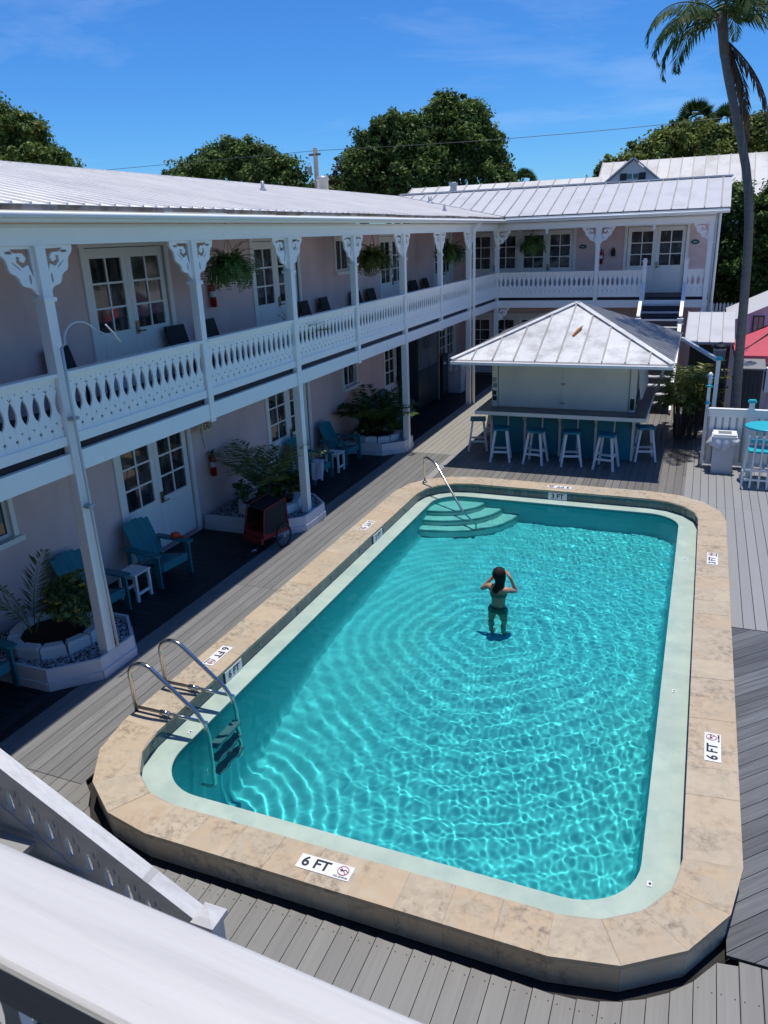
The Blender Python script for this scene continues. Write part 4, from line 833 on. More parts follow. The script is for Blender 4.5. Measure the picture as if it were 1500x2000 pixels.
# bar stools
def stool_proto():
    t = thing('bar_stool', '', 'bar stool'); H = .715; mb = MB(); s = .17
    mb.prism([(-s, -s+.02), (-s+.02, -s), (s-.02, -s), (s, -s+.02), (s, s-.02), (s-.02, s), (-s+.02, s), (-s, s-.02)], H-.04, H); mb.build('seat', M['teal_bar'], t, local=True)
    f = lambda z: .205-(.205-.115)*(z/(H-.04))
    for sx_, sy_ in ((-1, -1), (1, -1), (1, 1), (-1, 1)): MB().bar((sx_*f(0), sy_*f(0), 0), (sx_*f(H-.04), sy_*f(H-.04), H-.04), .042, .042, (0, 1, 0)).build('leg', M['stool'], t, local=True)
    for sx_ in (-1, 1):
        z = .22; q = f(z); MB().bar((-q, sx_*q, z), (q, sx_*q, z), .022, .042).build('stretcher', M['stool'], t, local=True)
        z = .30; q = f(z); MB().bar((sx_*q, -q, z), (sx_*q, q, z), .022, .042).build('stretcher', M['stool'], t, local=True)
    return t
sp = stool_proto(); G = 'teal topped stools round the poolside bar'
for i, (x, y, rz, lab) in enumerate([(-3.72, 15.52, .16, 'white legged teal topped stool at the left end of the bar front'), (-2.97, 15.50, -.11, 'white legged teal topped stool, second along the bar front from the left corner'), (-2.25, 15.56, .22, 'white legged teal topped stool, third along the bar front from the left corner'),
        (-1.53, 15.46, -.17, 'white legged teal topped stool at the right end of the bar front'), (-.86, 16.30, .24, 'white legged stool on the right hand side of the bar'), (-4.42, 16.25, .25, 'stool standing off the left corner of the bar, partly in sun'), (-4.28, 17.25, .1, 'stool behind another on the left side of the bar, under the counter')]):
    o = sp if i == 0 else copy_tree(sp); o.location = (x, y, 0.002); o.rotation_euler = (0, 0, rz); tag(o, lab, 'bar stool', G)

# ================================================================== under the left veranda
def adirondack():
    t = thing('adirondack_chair', '', 'chair')      # faces +x
    for i, y in enumerate(np.linspace(-.22, .22, 5)):
        h = .62-.22*abs(y)**1.5*2; MB().slab([(-.20, y-.052, .34), (-.20, y+.052, .34), (-.20-.30*h/.62, y+.054, .34+h), (-.20-.30*h/.62, y-.054, .34+h)], (1, 0, .48), .02).build('back_slat', M['teal'], t, local=True)
    for i in range(5): x = -.16+i*.105; z = .31+.075*i/4; MB().slab([(x-.05, -.255, z-.012), (x+.05, -.255, z+.008), (x+.05, .255, z+.008), (x-.05, .255, z-.012)], (-.18, 0, 1), .022).build('seat_slat', M['teal'], t, local=True)
    for s in (-1, 1):
        MB().prism([(-.42, s*.27), (-.40, s*.40), (.22, s*.44), (.34, s*.43), (.37, s*.36), (.33, s*.29), (.1, s*.275)], .555, .580).build('armrest', M['teal'], t, local=True)
        MB().box(.22, .32, s*.345-.014, s*.345+.014, 0, .554).build('front_leg', M['teal'], t, local=True)
        MB().slab([(.30, s*.285+.012, .40), (-.52, s*.285+.012, .10), (-.60, s*.285+.012, .0), (-.46, s*.285+.012, .0), (.30, s*.285+.012, .26)], (0, 1, 0), .024).build('side_rail', M['teal'], t, local=True)
        MB().bar((-.36, s*.33, .54), (-.36, s*.33, .16), .025, .07, (1, 0, 0)).build('rear_upright', M['teal'], t, local=True)
    MB().box(.29, .315, -.27, .27, .26, .385).build('apron', M['teal'], t, local=True); MB().box(-.375, -.35, -.30, .30, .50, .555).build('back_brace', M['teal'], t, local=True)
    return t
ad = adirondack(); G = 'teal slatted garden chairs along the lower veranda wall'
for i, (x, y, rz, lab) in enumerate([(-6.98, 8.22, -.12, 'teal slatted garden chair below the first French door, with an orange cloth on its arm'), (-7.05, 6.92, -.08, 'teal slatted garden chair behind the nearest post, beside the flowering planter'), (-7.02, 4.98, -.1, 'teal slatted garden chair cut by the left edge, before the first planter'),
        (-7.02, 13.15, -.12, 'teal slatted garden chair with a white towel over its arm'), (-7.0, 14.55, -.08, 'teal slatted garden chair just beyond the towel chair and its white table'), (-7.05, 17.2, -.1, 'teal slatted garden chair past the farthest planter, next to the dark cabinet'), (-7.15, 16.75+1.65, .02, 'teal slatted garden chair deepest in shade against the wall')]):
    o = ad if i == 0 else copy_tree(ad); o.location = (x, y, .002); o.rotation_euler = (0, 0, rz); o.scale = (.89, .89, .89); tag(o, lab, 'chair', G)
def side_table():
    t = thing('side_table', '', 'side table')
    for i in range(4): MB().box(-.18, .18, -.185+i*.094, -.100+i*.094, .43, .45).build('top_slat', M['white'], t, local=True)
    for sx_ in (-1, 1):
        for sy_ in (-1, 1): MB().box(sx_*.15-.02, sx_*.15+.02, sy_*.15-.02, sy_*.15+.02, 0, .429).build('leg', M['white'], t, local=True)
        MB().box(sx_*.15-.012, sx_*.15+.012, -.129, .129, .10, .14).build('stretcher', M['white'], t, local=True); MB().box(-.129, .129, sx_*.15-.012, sx_*.15+.012, .375, .42).build('apron', M['white'], t, local=True)
    return t
tb = side_table()
for i, (x, y, lab) in enumerate([(-6.93, 7.56, 'small white slatted table between the two nearest teal chairs'), (-6.85, 13.85, 'small white slatted table between the towel chair and its neighbour')]):
    o = tb if i == 0 else copy_tree(tb); o.location = (x, y, .002); o.scale = (.9, .9, .9); tag(o, lab, 'side table', 'white side tables between the teal chairs')
tw = thing('towel', 'white towel hung over the arm of a teal chair', 'towel', (-6.75, 12.78, .585))
mb = MB(); nu, nv = 8, 12; pts = []
for i in range(nu+1):
    for j in range(nv+1):
        u, v_ = i/nu, j/nv; w = .01*math.sin(u*9+v_*4)+.012*math.sin(u*17)
        pts.append((-6.82+u*.26+.02*v_*math.sin(u*5), 12.82-.05*v_-w-.06*math.sin(min(1, v_*6)*1.57), .53-.42*max(0, v_-.12)*(1+.06*math.sin(u*7))))
mb.add(pts, [(i*(nv+1)+j, (i+1)*(nv+1)+j, (i+1)*(nv+1)+j+1, i*(nv+1)+j+1) for i in range(nu) for j in range(nv)])
mb.add([(-6.80, 12.90, .522), (-6.58, 12.92, .522), (-6.58, 12.78, .535), (-6.80, 12.78, .535)], [(0, 1, 2, 3)]); mb.build('cloth', M['towel'], tw, True)
oc = thing('orange_scoop', 'small bright orange toy scoop lying on a teal chair arm', 'toy', (-6.93, 8.56, .52))
mb = MB().lathe([(.005, 0), (.06, .005), (.075, .035), (.065, .06), (.03, .075)], (-6.93, 8.545, .519), 10); mb.build('scoop', M['orange'], oc, True); MB().tube([(-6.88, 8.545, .545), (-6.78, 8.56, .535)], .016, 6).build('handle', M['orange'], oc)
# planters: boarded octagon, gravel, ring of whitewashed blocks, dark soil
rng = np.random.default_rng(11)
def planter(cx, cyy, x1, hy, lab, rb):
    t = thing('planter_bed', lab, 'planter', (cx, cyy, 0)); x0 = -7.55
    P = [(x0, cyy-hy), (x1-.40, cyy-hy), (x1, cyy-hy+.40), (x1, cyy+hy-.40), (x1-.40, cyy+hy), (x0, cyy+hy)]
    for i in range(5):
        a, b = Vector((*P[i], 0)), Vector((*P[i+1], 0)); d = (b-a).normalized(); o_ = Vector((d.y, -d.x, 0))
        for z0, z1, pr in ((.002, .10, .022), (.102, .262, .004)):
            q = [a+o_*pr, b+o_*pr, b-o_*.03, a-o_*.03]; MB().prism([(p.x, p.y) for p in q], z0, z1+.0005*i).build('edge_board', M['planter'], t)
    MB().prism([(cx+(x-cx)*.98, cyy+(y-cyy)*.98) for x, y in P], .01, .205).build('gravel_bed', M['soil'], t)
    C = []; k = 0
    while len(C) < 3400:
        x = rng.uniform(x0, x1); y = rng.uniform(cyy-hy, cyy+hy)
        if abs(y-cyy) < hy-.03-max(0, x-(x1-.42)) and x < x1-.03 and math.hypot(x-cx, y-cyy) > rb-.12: C.append((x, y))
    V = []; Fv = []; me = bpy.data.meshes.new('gravel')
    for x, y in C:
        r_ = rng.uniform(.010, .021); q = rng.normal(size=(6, 3))*.12; b = len(V); z = .212+rng.uniform(-.006, .012)
        for (dx, dy, dz), e in zip(((1, 0, 0), (0, 1, 0), (-1, 0, 0), (0, -1, 0), (0, 0, .8), (0, 0, -.8)), q): V.append((x-cx+r_*(dx+e[0]), y-cyy+r_*(dy+e[1])*1.2, z+r_*(dz+e[2])))
        Fv += [(b, b+1, b+4), (b+1, b+2, b+4), (b+2, b+3, b+4), (b+3, b, b+4), (b+1, b, b+5), (b+2, b+1, b+5), (b+3, b+2, b+5), (b, b+3, b+5)]
    me.from_pydata(V, [], Fv); me.materials.append(M['gravel']); tag(link('gravel', me, t), kind='stuff')
    nb_ = 11
    for i in range(nb_):
        a0, a1 = 2*math.pi*(i+.04)/nb_, 2*math.pi*(i+.96)/nb_; ro, ri = rb, rb-.13; zt = .365+random.uniform(-.008, .008)
        q = [(cx+ro*math.cos(a0), cyy+ro*math.sin(a0)), (cx+ro*math.cos(a1), cyy+ro*math.sin(a1)), (cx+ri*math.cos(a1), cyy+ri*math.sin(a1)), (cx+ri*math.cos(a0), cyy+ri*math.sin(a0))]
        mx, my = sum(p[0] for p in q)/4, sum(p[1] for p in q)/4; s = lambda f: [(mx+(p[0]-mx)*f, my+(p[1]-my)*f) for p in q]
        mb = MB(); A, Bq = s(1), s(.86); b = 0
        mb.add([(x, y, .2) for x, y in A]+[(x, y, zt-.03) for x, y in A]+[(x, y, zt) for x, y in Bq], [(0, 1, 5, 4), (1, 2, 6, 5), (2, 3, 7, 6), (3, 0, 4, 7), (4, 5, 9, 8), (5, 6, 10, 9), (6, 7, 11, 10), (7, 4, 8, 11), (8, 9, 10, 11)])
        mb.build('edging_block', M['block'], t)
    MB().lathe([(rb-.10, .2), (rb-.10, .30), (rb*.5, .335), (.02, .35)], (cx, cyy, 0), 20).build('planter_soil', M['earth'], t, True)
    return t
planter(-6.80, 5.98, -5.90, .68, 'white octagonal gravel planter round the nearest post, yellow flowers in it', .53)
planter(-6.70, 10.88, -5.82, .76, 'white octagonal gravel planter behind the bike trailer, with a feathery palm', .56)
planter(-6.72, 15.83, -5.93, .66, 'white octagonal gravel planter farthest along the veranda, bushy dark palm', .54)
def plant_palm(name, lab, loc, specs, seed, m='plant_leaf', ll=.30, cat='palm plant', lw=.022):
    t = thing(name, lab, cat, loc); fr = Fronds(seed)
    for az, el, ln, dr in specs: fr.frond((loc[0]+.03*math.cos(az), loc[1]+.03*math.sin(az), loc[2]), az, el, ln, dr, 34, ll, lw, .010, .18, .22)
    fr.build('frond', M[m], M['plant_leaf'], t, loc); return t
def shrub(name, lab, loc, blobs, seed, m='plant_leaf', n=60, per_=26, size=.055, flowers=None, cat='shrub'):
    t = thing(name, lab, cat, loc); crown('foliage', blobs, n, per_, size, M[m], t, seed, loc, .10)
    mb = MB(); g_ = np.random.default_rng(seed)
    for i in range(7): b = blobs[i % len(blobs)]; mb.tube([loc, (loc[0]*.5+b[0]*.5+g_.normal()*.05, loc[1]*.5+b[1]*.5+g_.normal()*.05, (loc[2]+b[2])/2), (b[0]+g_.normal()*.08, b[1]+g_.normal()*.08, b[2]+b[5]*.6)], [.012, .009, .004], 5)
    mb.build('stem', M['bark'], t)
    for p in flowers or ():
        mb = MB()
        for k in range(5): a = k*1.257; mb.slab([p, (p[0]+.03*math.cos(a-.4), p[1]+.03*math.sin(a-.4), p[2]+.012), (p[0]+.042*math.cos(a), p[1]+.042*math.sin(a), p[2]+.004), (p[0]+.03*math.cos(a+.4), p[1]+.03*math.sin(a+.4), p[2]+.012)], (0, 0, 1), .004)
        mb.build('flower', M['flower' if flowers and name != 'white_flower_bush' else 'wflower'], t)
    return t
shrub('flowering_shrub', 'bushy green shrub dotted with yellow flowers in the nearest planter', (-6.58, 6.05, .36), [(-6.60, 6.10, .70, .34, .34, .30), (-6.42, 6.0, .58, .26, .28, .24), (-6.78, 6.2, .62, .25, .25, .25)], 3, 'plant_leaf', 95, 30, .07,
      [(-6.33, 6.05, .95), (-6.28, 5.86, .72), (-6.5, 5.82, .80), (-6.7, 5.85, .78), (-6.25, 6.2, .86), (-6.45, 5.75, .62)])
plant_palm('palm_seedling', 'young palm with a few thin arching fronds at the left of the nearest planter', (-6.95, 5.80, .36), [(-1.8, 1.48, 1.15, 1.0), (-2.5, 1.3, 1.0, 1.5), (1.6, 1.5, 1.0, .8), (.9, 1.3, .8, 1.2)], 4, ll=.30, lw=.022)
g_ = np.random.default_rng(8)
plant_palm('feather_palm', 'feathery young palm with long arching fronds behind the bike trailer', (-6.75, 10.85, .36), [(a, 1.42-.35*g_.random(), 1.15+.35*g_.random(), .9+.8*g_.random()) for a in np.linspace(0, 6.28, 17)[:-1]], 5, ll=.36, lw=.026)
shrub('leafy_bush', 'low dark leafy bush at the foot of the feathery palm', (-6.35, 11.0, .36), [(-6.35, 10.98, .58, .28, .34, .24), (-6.55, 10.7, .52, .25, .25, .2), (-6.5, 11.2, .55, .25, .25, .22)], 6, 'leaf_dark', 80, 30, .075)
shrub('white_flower_bush', 'small bush with white blooms near the trailer planter', (-7.0, 10.55, .36), [(-7.0, 10.55, .60, .16, .16, .2)], 9, 'plant_leaf', 20, 20, .06, [(-7.0, 10.42, .78), (-6.92, 10.45, .70)])
plant_palm('bushy_palm', 'dense dark young palm in the farthest planter', (-6.75, 15.85, .36), [(a, 1.4-.5*g_.random(), 1.05+.45*g_.random(), 1.0+.8*g_.random()) for a in np.linspace(0, 12.5, 26)[:-1]], 7, 'leaf_dark', ll=.36, lw=.034)
shrub('dark_bush', 'low dark bush under the palm of the farthest planter', (-6.4, 15.9, .36), [(-6.45, 15.85, .52, .34, .36, .24), (-6.85, 15.6, .5, .25, .25, .2)], 16, 'leaf_dark', 70, 28, .08)
# fire extinguishers
def extinguisher():
    t = thing('fire_extinguisher', '', 'extinguisher')
    MB().lathe([(.05, 0), (.062, .01), (.062, .36), (.05, .41), (.022, .44), (.022, .47)], (0, 0, 0), 14).build('cylinder', M['red'], t, True, local=True)
    MB().lathe([(.0635, .19), (.0635, .30)], (0, 0, 0), 14).build('label', M['marker'], t, True, local=True)
    MB().box(-.02, .02, -.02, .02, .47, .50).bar((-.01, 0, .50), (.10, 0, .53), .025, .012).bar((-.01, 0, .49), (.09, 0, .475), .02, .01).build('valve', M['black'], t, local=True); MB().tube([(.02, 0, .48), (.085, .03, .42), (.08, .03, .25), (.07, .03, .14)], .012, 6).build('hose', M['black'], t, local=True)
    MB().box(-.03, .03, .064, .08, .2, .4).build('wall_bracket', M['metal_grey'], t, local=True); return t
ex = extinguisher()
for i, (x, y, z, rz, lab) in enumerate([(-7.52, 10.50, .84, R(90), 'red fire extinguisher on the ground floor wall beside the feathery palm'), (-7.52, 11.04, 3.60, R(90), 'red fire extinguisher on the upper veranda wall under a hanging fern'), (-3.08, YBK+DW-.09, 3.55, 0, 'small red fire extinguisher on the far wing wall between its doors')]):
    o = ex if i == 0 else copy_tree(ex); o.location = (x, y, z); o.rotation_euler = (0, 0, rz); o.scale = (.85, .85, .85); tag(o, lab, 'extinguisher', 'wall mounted fire extinguishers')
es = thing('exit_sign', 'pale EXIT sign with dark red letters hanging near the lower French door', 'sign', (-7.35, 10.22, 1.80))
b_ = MB().box(-7.365, -7.335, 10.07, 10.37, 1.70, 1.90).build('panel', M['exit_face'], es); l = link('lettering', text_mesh('EXIT', .16, M['exit_text']), b_); l.location = (-7.332+7.35, 0, 0); orient(l, (0, 1, 0), (1, 0, 0)); l.scale = (.75, 1.05, 1)
MB().tube([(-7.35, 10.22, 1.90), (-7.35, 10.22, 2.44)], .01, 6).build('stem', M['metal_grey'], es); MB().tube([(-7.58, 10.35, 1.70), (-7.585, 10.42, 1.35)], .006, 5).build('conduit', M['metal_grey'], es)
# child's bike trailer
bt = thing('bike_trailer', 'red and black two wheeled bicycle trailer parked before a planter', 'bike trailer', (-6.12, 9.95, 0))
TX, TY = -6.14, 9.80; T_ = lambda x, y, z: (TX+(x*.96+y*.28)*.78, TY+(-x*.28+y*.96)*.76, z*.92)
MB(T_).add([(-.27, -.36, .22), (.27, -.36, .22), (.27, .36, .22), (-.27, .36, .22), (-.24, -.24, .72), (.24, -.24, .72), (.25, .34, .80), (-.25, .34, .80)], [(3, 2, 1, 0), (4, 5, 6, 7), (1, 2, 6, 5), (2, 3, 7, 6), (3, 0, 4, 7)]).build('cabin', M['mesh_black'], bt)
MB(T_).box(-.28, .28, -.42, -.37, .16, .26).build('bumper', M['trailer_red'], bt); MB(T_).slab([(.275, -.36, .22), (.275, .36, .22), (.255, .34, .42), (.255, -.30, .42)], (1, 0, .1), .012).build('side_cloth', M['trailer_red'], bt); MB(T_).slab([(-.275, .36, .22), (-.275, -.36, .22), (-.255, -.30, .42), (-.255, .34, .42)], (-1, 0, .1), .012).build('side_cloth', M['trailer_red'], bt)
MB(T_).slab([(-.25, -.365, .23), (.25, -.365, .23), (.25, -.352, .36), (-.25, -.352, .36)], (0, -1, .2), .01).build('front_cloth', M['trailer_red'], bt)
for s in (-1, 1):
    MB(T_).tube([(s*.28, -.37, .22), (s*.255, -.25, .74), (s*.26, .35, .82), (s*.28, .37, .24)], .016, 7).build('frame_tube', M['trailer_red'], bt, True)
    w = MB(T_); pts = [(s*.37, .12+.20*math.cos(t), .205+.20*math.sin(t)) for t in np.linspace(0, 2*math.pi, 25)]; w.tube(pts, .022, 7, False); wh = w.build('wheel', M['black'], bt, True)
    mb = MB(T_)
    for k in range(10): a = k*math.pi/5; mb.tube([(s*.37, .12, .205), (s*.37, .12+.185*math.cos(a), .205+.185*math.sin(a))], .003, 4)
    mb.tube([(s*.30, .12, .205), (s*.41, .12, .205)], .02, 8); mb.build('spokes', M['metal_grey'], wh)
    MB(T_).tube([(s*.255, .30, .80), (s*.24, .48, .98)], .013, 6).build('push_bar', M['mesh_black'], bt)
MB(T_).tube([(-.24, .48, .98), (.24, .48, .98)], .016, 7).build('push_handle', M['black'], bt); MB(T_).box(-.2, .2, .05, .15, .3, .66).build('seat_back', M['navy'], bt)
MB(T_).tube([(.22, -.40, .2), (.30, -.62, .12), (.22, -.95, .06)], .014, 7).build('tow_arm', M['black'], bt, True); MB(T_).tube([(.30, -.60, .125), (.26, -.68, .11)], .022, 7).build('tow_clamp', M['metal_grey'], bt)
# cabinet, liner bin
cb = thing('tall_cabinet', 'tall dark cabinet with glossy upper panel against the far veranda wall', 'cabinet', (-7.25, 20.4, 0))
MB().box(-7.58, -7.03, 19.55, 21.35, .06, 2.05).build('body', M['cab'], cb)
for a, b in ((19.6, 20.44), (20.46, 21.3)): MB().box(-7.03, -7.01, a, b, 1.12, 2.0).build('glass_door', M['cab_glass'], cb); MB().box(-7.03, -7.01, a, b, .12, 1.08).build('lower_door', M['cab'], cb)
MB().box(-7.03, -6.98, 21.32, 21.36, .0, 2.05).build('edge_trim', M['metal_grey'], cb)
d2 = thing('beverage_cooler', 'slim black upright cooler beside the tall dark cabinet', 'cooler', (-7.2, 21.85, 0)); MB().box(-7.5, -6.95, 21.5, 22.1, .05, 1.25).build('body', M['black'], d2); MB().box(-6.949, -6.94, 21.55, 22.05, .15, 1.2).build('door', M['cab'], d2); MB().box(-6.939, -6.935, 21.62, 21.82, .98, 1.04).build('badge', M['marker'], d2)
def lidded_bin(x, y, w, h, lab, bagm='bag'):
    t = thing('trash_bin', lab, 'trash bin', (x, y, 0)); q = w/2
    MB().add([(x-q*.92, y-q*.92, 0), (x+q*.92, y-q*.92, 0), (x+q*.92, y+q*.92, 0), (x-q*.92, y+q*.92, 0), (x-q, y-q, h), (x+q, y-q, h), (x+q, y+q, h), (x-q, y+q, h)], [(3, 2, 1, 0), (0, 1, 5, 4), (1, 2, 6, 5), (2, 3, 7, 6), (3, 0, 4, 7), (4, 5, 6, 7)]).build('body', M['bin'], t)
    MB().box(x-q-.025, x+q+.025, y-q-.025, y+q+.025, h+.001, h+.035).box(x-q-.01, x+q+.01, y-q-.01, y+q+.01, h+.036, h+.075).build('rim', M['white'], t); MB().box(x-q*.6, x+q*.6, y-q*.6, y+q*.6, h+.0755, h+.078).build('opening', M['grey_plastic'], t)
    pts = []; n_ = 40; rows = [(.02, .02, 0), (.035, -.06, .012), (.05, -.16, .03), (.04, -.24, .03)]
    for o_, dz, am in rows:
        for i in range(n_):
            a = 2*math.pi*i/n_; c, s = math.cos(a), math.sin(a); m_ = max(abs(c), abs(s)); lf = 1+1.2*max(0, -c)**2*(-dz)
            pts.append((x+c/m_*(q+o_)*lf+am*math.sin(a*9), y+s/m_*(q+o_)+am*math.cos(a*11), h+dz*(.35+.65*abs(math.sin(a*1.5+.6)))*(1 if c < .2 else .55)))
    MB().add(pts, [(a*n_+i, a*n_+(i+1) % n_, (a+1)*n_+(i+1) % n_, (a+1)*n_+i) for a in range(3) for i in range(n_)]).build('bin_liner', M[bagm], t, True); return t
lidded_bin(-6.85, 22.6, .46, .86, 'white square trash bin with liner in the shade by the far door')
lidded_bin(.63, 16.15-.28, .40, .70, 'white square trash bin with overhanging liner against the white board fence')
# upper veranda furniture
def gchair():
    t = thing('veranda_chair', '', 'chair')        # faces +x
    MB().slab([(-.22, -.26, .36), (-.22, .26, .36), (-.36, .25, .86), (-.36, -.25, .86)], (1, 0, .28), .035).build('backrest', M['char'], t, local=True); MB().box(-.23, .27, -.26, .26, .35, .40).build('seat', M['char'], t, local=True)
    for a in (-1, 1):
        for b in (-.22, .24): MB().box(b-.02, b+.02, a*.24-.02, a*.24+.02, 0, .349).build('leg', M['char'], t, local=True)
    return t
gc = gchair(); LBL = ['dark chair on the upper veranda beside the curved hose', 'dark chair on the upper veranda, left of the first hanging fern', 'dark chair on the upper veranda under the fire extinguisher', 'dark upper veranda chair just right of the second French door', 'dark upper veranda chair left of the small upper window',
     'dark upper veranda chair under the second hanging fern', 'dark upper veranda chair left of the third upper French door', 'dark upper veranda chair beyond the third upper door', 'dark upper veranda chair farthest along, by the last hanging fern']
for i, u in enumerate([7.50, 9.86, 10.80, 14.16, 15.07, 16.70, 17.60, 20.60, 21.70]):
    o = gc if i == 0 else copy_tree(gc); o.location = (-7.18, u, ZF+.002); o.rotation_euler = (0, 0, random.uniform(-.12, .12)); o.scale = (.86, .86, .88); tag(o, LBL[i], 'chair', 'dark chairs along the upper veranda wall')
def hanging_fern(seed, m):
    t = thing('hanging_fern', '', 'hanging plant'); g_ = np.random.default_rng(seed); C = []; D = []; Nn = []; L_ = []; W_ = []
    MB().lathe([(.06, -.34), (.13, -.28), (.16, -.18), (.165, -.15)], (0, 0, 0), 14).build('basket', M['basket'], t, True, local=True)
    mb = MB()
    for k in range(3): a = k*2.094; mb.tube([(.15*math.cos(a), .15*math.sin(a), -.16), (0, 0, .32)], .004, 4)
    mb.tube([(0, 0, .32), (0, 0, .50)], .006, 5); mb.build('chain', M['wire'], t, local=True)
    for k in range(190):
        az = g_.random()*6.283; el = g_.uniform(.1, 1.5); ln = g_.uniform(.30, .58); dr = g_.uniform(1.4, 3.0); p = np.array([.06*math.cos(az), .06*math.sin(az), -.15]); e = el; hd = np.array([math.cos(az), math.sin(az), 0]); sd = np.array([-hd[1], hd[0], 0])
        for i in range(14):
            d = hd*math.cos(e)+np.array([0, 0, math.sin(e)]); p = p+d*ln/14; e -= dr/14
            for s in (-1, 1):
                l = .095*(1-.6*i/14); dd = sd*s+d*.35; dd /= np.linalg.norm(dd); C.append(p+dd*l/2); D.append(dd); Nn.append(np.cross(dd, d)*s+g_.normal(size=3)*.2); L_.append(l); W_.append(.030)
    link('fronds', leaf_mesh('fronds', np.array(C), np.array(D), np.array(Nn), np.array(L_), np.array(W_), M[m]), t); return t
f1 = hanging_fern(1, 'fern'); f2 = hanging_fern(2, 'fern_y'); G = 'ferns in hanging baskets on the upper veranda'
for i, (o, loc, s, lab) in enumerate([(f1, (-6.55, 10.12, 4.40), .95, 'largest hanging fern, lush green, nearest on the upper veranda'), (f2, (-6.6, 15.75, 4.32), 1.0, 'yellowish hanging fern in a brown basket before the third upper door'), (None, (-6.6, 21.2, 4.28), 1.0, 'dark green hanging fern near the bend of the veranda'), (None, (-5.05, 24.75, 4.36), 1.0, 'shaded hanging fern before the far wing doors')]):
    if o is None: o = copy_tree(f1)
    o.location = loc; o.scale = (s, s, s); o.rotation_euler = (0, 0, i*1.3); tag(o, lab, 'hanging plant', G)
pp = thing('potted_plant', 'small spiky potted plant just above the upper railing', 'potted plant', (-6.25, 11.55, ZF)); MB().lathe([(.10, 0), (.15, .26), (.165, .30), (.14, .30), (.02, .28)], (-6.25, 11.55, ZF), 14).build('pot', M['terra'], pp, True)
fr = Fronds(21)
for k in range(26): fr.frond((-6.25, 11.55, ZF+.28), k*2.4, .5+.9*random.random(), .62, .9, 10, .10, .03, .008, 0)
fr.build('leaves', M['plant_leaf'], M['plant_leaf'], pp, (-6.25, 11.55, ZF))
for x, z, lab in ((-3.65, 4.08, 'teal oval room plaque between the far wing doors'), (-.40, 4.12, 'teal oval room plaque at the right end of the far wing'), (-7.48, 4.06, 'teal oval room plaque in the corner of the wings')):
    o = thing('room_plaque', lab, 'plaque', (x, YBK+DW-.03, z), 'teal room plaques on the upper walls'); mb = MB(); n_ = 16; mb.add([(x+.12*math.cos(2*math.pi*i/n_), YBK+DW-.035+q, z+.065*math.sin(2*math.pi*i/n_)) for q in (0, .02) for i in range(n_)], [tuple(range(n_)), tuple(range(n_, 2*n_))[::-1]]+[(i, i+n_, (i+1) % n_+n_, (i+1) % n_) for i in range(n_)]); mb.build('plate', M['plaque'], o); MB().box(x-.05, x+.05, YBK+DW-.038, YBK+DW-.0355, z-.012, z+.012).build('number_band', M['exit_face'], o)
wl = thing('wall_lamp', 'small black wall lamp on the far wing wall', 'wall lamp', (-2.72, YBK+DW-.05, 3.86)); MB().box(-2.78, -2.66, YBK+DW-.12, YBK+DW-.02, 3.78, 3.96).build('housing', M['black'], wl); MB().lathe([(.05, 0), (.03, .06)], (-2.72, YBK+DW-.07, 3.965), 10).build('cap', M['black'], wl)
hs_ = thing('bent_hose', 'thin pale hose running up the nearest post and bent into a hoop', 'hose', (-5.86, 5.86, 0))
MB().tube([(-5.86, 5.96, .28), (-5.86, 5.93, 1.2), (-5.85, 5.90, 2.4), (-5.85, 5.89, 3.2), (-5.85, 5.89, 3.68)], .017, 7).build('riser', M['tube'], hs_, True)
P = [(-5.85, 5.89, 3.68)]+[(-5.80-.1*math.sin(t/2), 6.18-.28*math.cos(t), 3.70+.20*math.sin(t)) for t in np.linspace(.1, 2.6, 12)]+[(-5.72, 6.55, 3.68), (-5.66, 6.53, 3.655), (-5.62, 6.42, 3.74), (-5.62, 6.30, 3.86)]; MB().tube(P, .010, 6).build('hoop', M['tube'], hs_, True)
for z in (2.0, 2.95): MB().box(-5.91, -5.83, 5.86, 5.95, z, z+.03).build('clamp', M['metal_grey'], hs_)

# ================================================================== right hand side: fence, bar table, palms, sheds
fe = thing('board_fence', 'white board fence with turquoise capped post behind the trash bin', 'fence', (1.6, 16.17, 0))
x = .34
while x < 3.4:
    MB().box(x, x+.088, 16.155, 16.175, .04, 1.155).build('fence_board', M['trim_blue'], fe); x += .128
MB().box(.30, 3.5, 16.18, 16.20, .05, 1.15).build('backing_rail', M['roof_grey'], fe)
for z0, z1 in ((1.02, 1.155), (.05, .12)): MB().box(.30, 3.5, 16.135, 16.153, z0, z1).build('rail', M['trim_blue'], fe)
MB().box(.28, 3.5, 16.11, 16.23, 1.157, 1.185).build('cap_rail', M['white'], fe)
for x in (1.06, 2.55):
    MB().box(x-.05, x+.05, 16.09, 16.134, 0, 1.33).build('fence_post', M['trim_blue'], fe); MB().box(x-.075, x+.075, 16.05, 16.19, 1.331, 1.36).box(x-.06, x+.06, 16.065, 16.175, 1.361, 1.385).build('post_cap', M['turq'], fe)
gp = thing('gate', 'narrow white gate standing open, seen edge on, with turquoise knobs', 'gate', (.27, 16.6, 0))
MB().box(.235, .295, 16.24, 16.32, 0, 1.72).build('gate_post', M['trim_blue'], gp); MB().lathe([(.03, 0), (.05, .03), (.03, .06), (.055, .09), (.03, .13), (.01, .15)], (.265, 16.28, 1.72), 10).build('finial', M['white'], gp, True)
for z in (1.24, 1.58): MB().lathe([(.04, 0), (.062, .025), (.04, .05)], (.262, 16.24, z), 10).build('knob', M['turq'], gp, True)
for k in range(7): MB().box(.255, .275, 16.34+k*.11, 16.43+k*.11, .04, 1.25).build('gate_board', M['trim_blue'], gp)
MB().box(.246, .254, 16.34, 17.1, 1.05, 1.15).box(.246, .254, 16.34, 17.1, .15, .25).build('gate_rail', M['trim_blue'], gp)
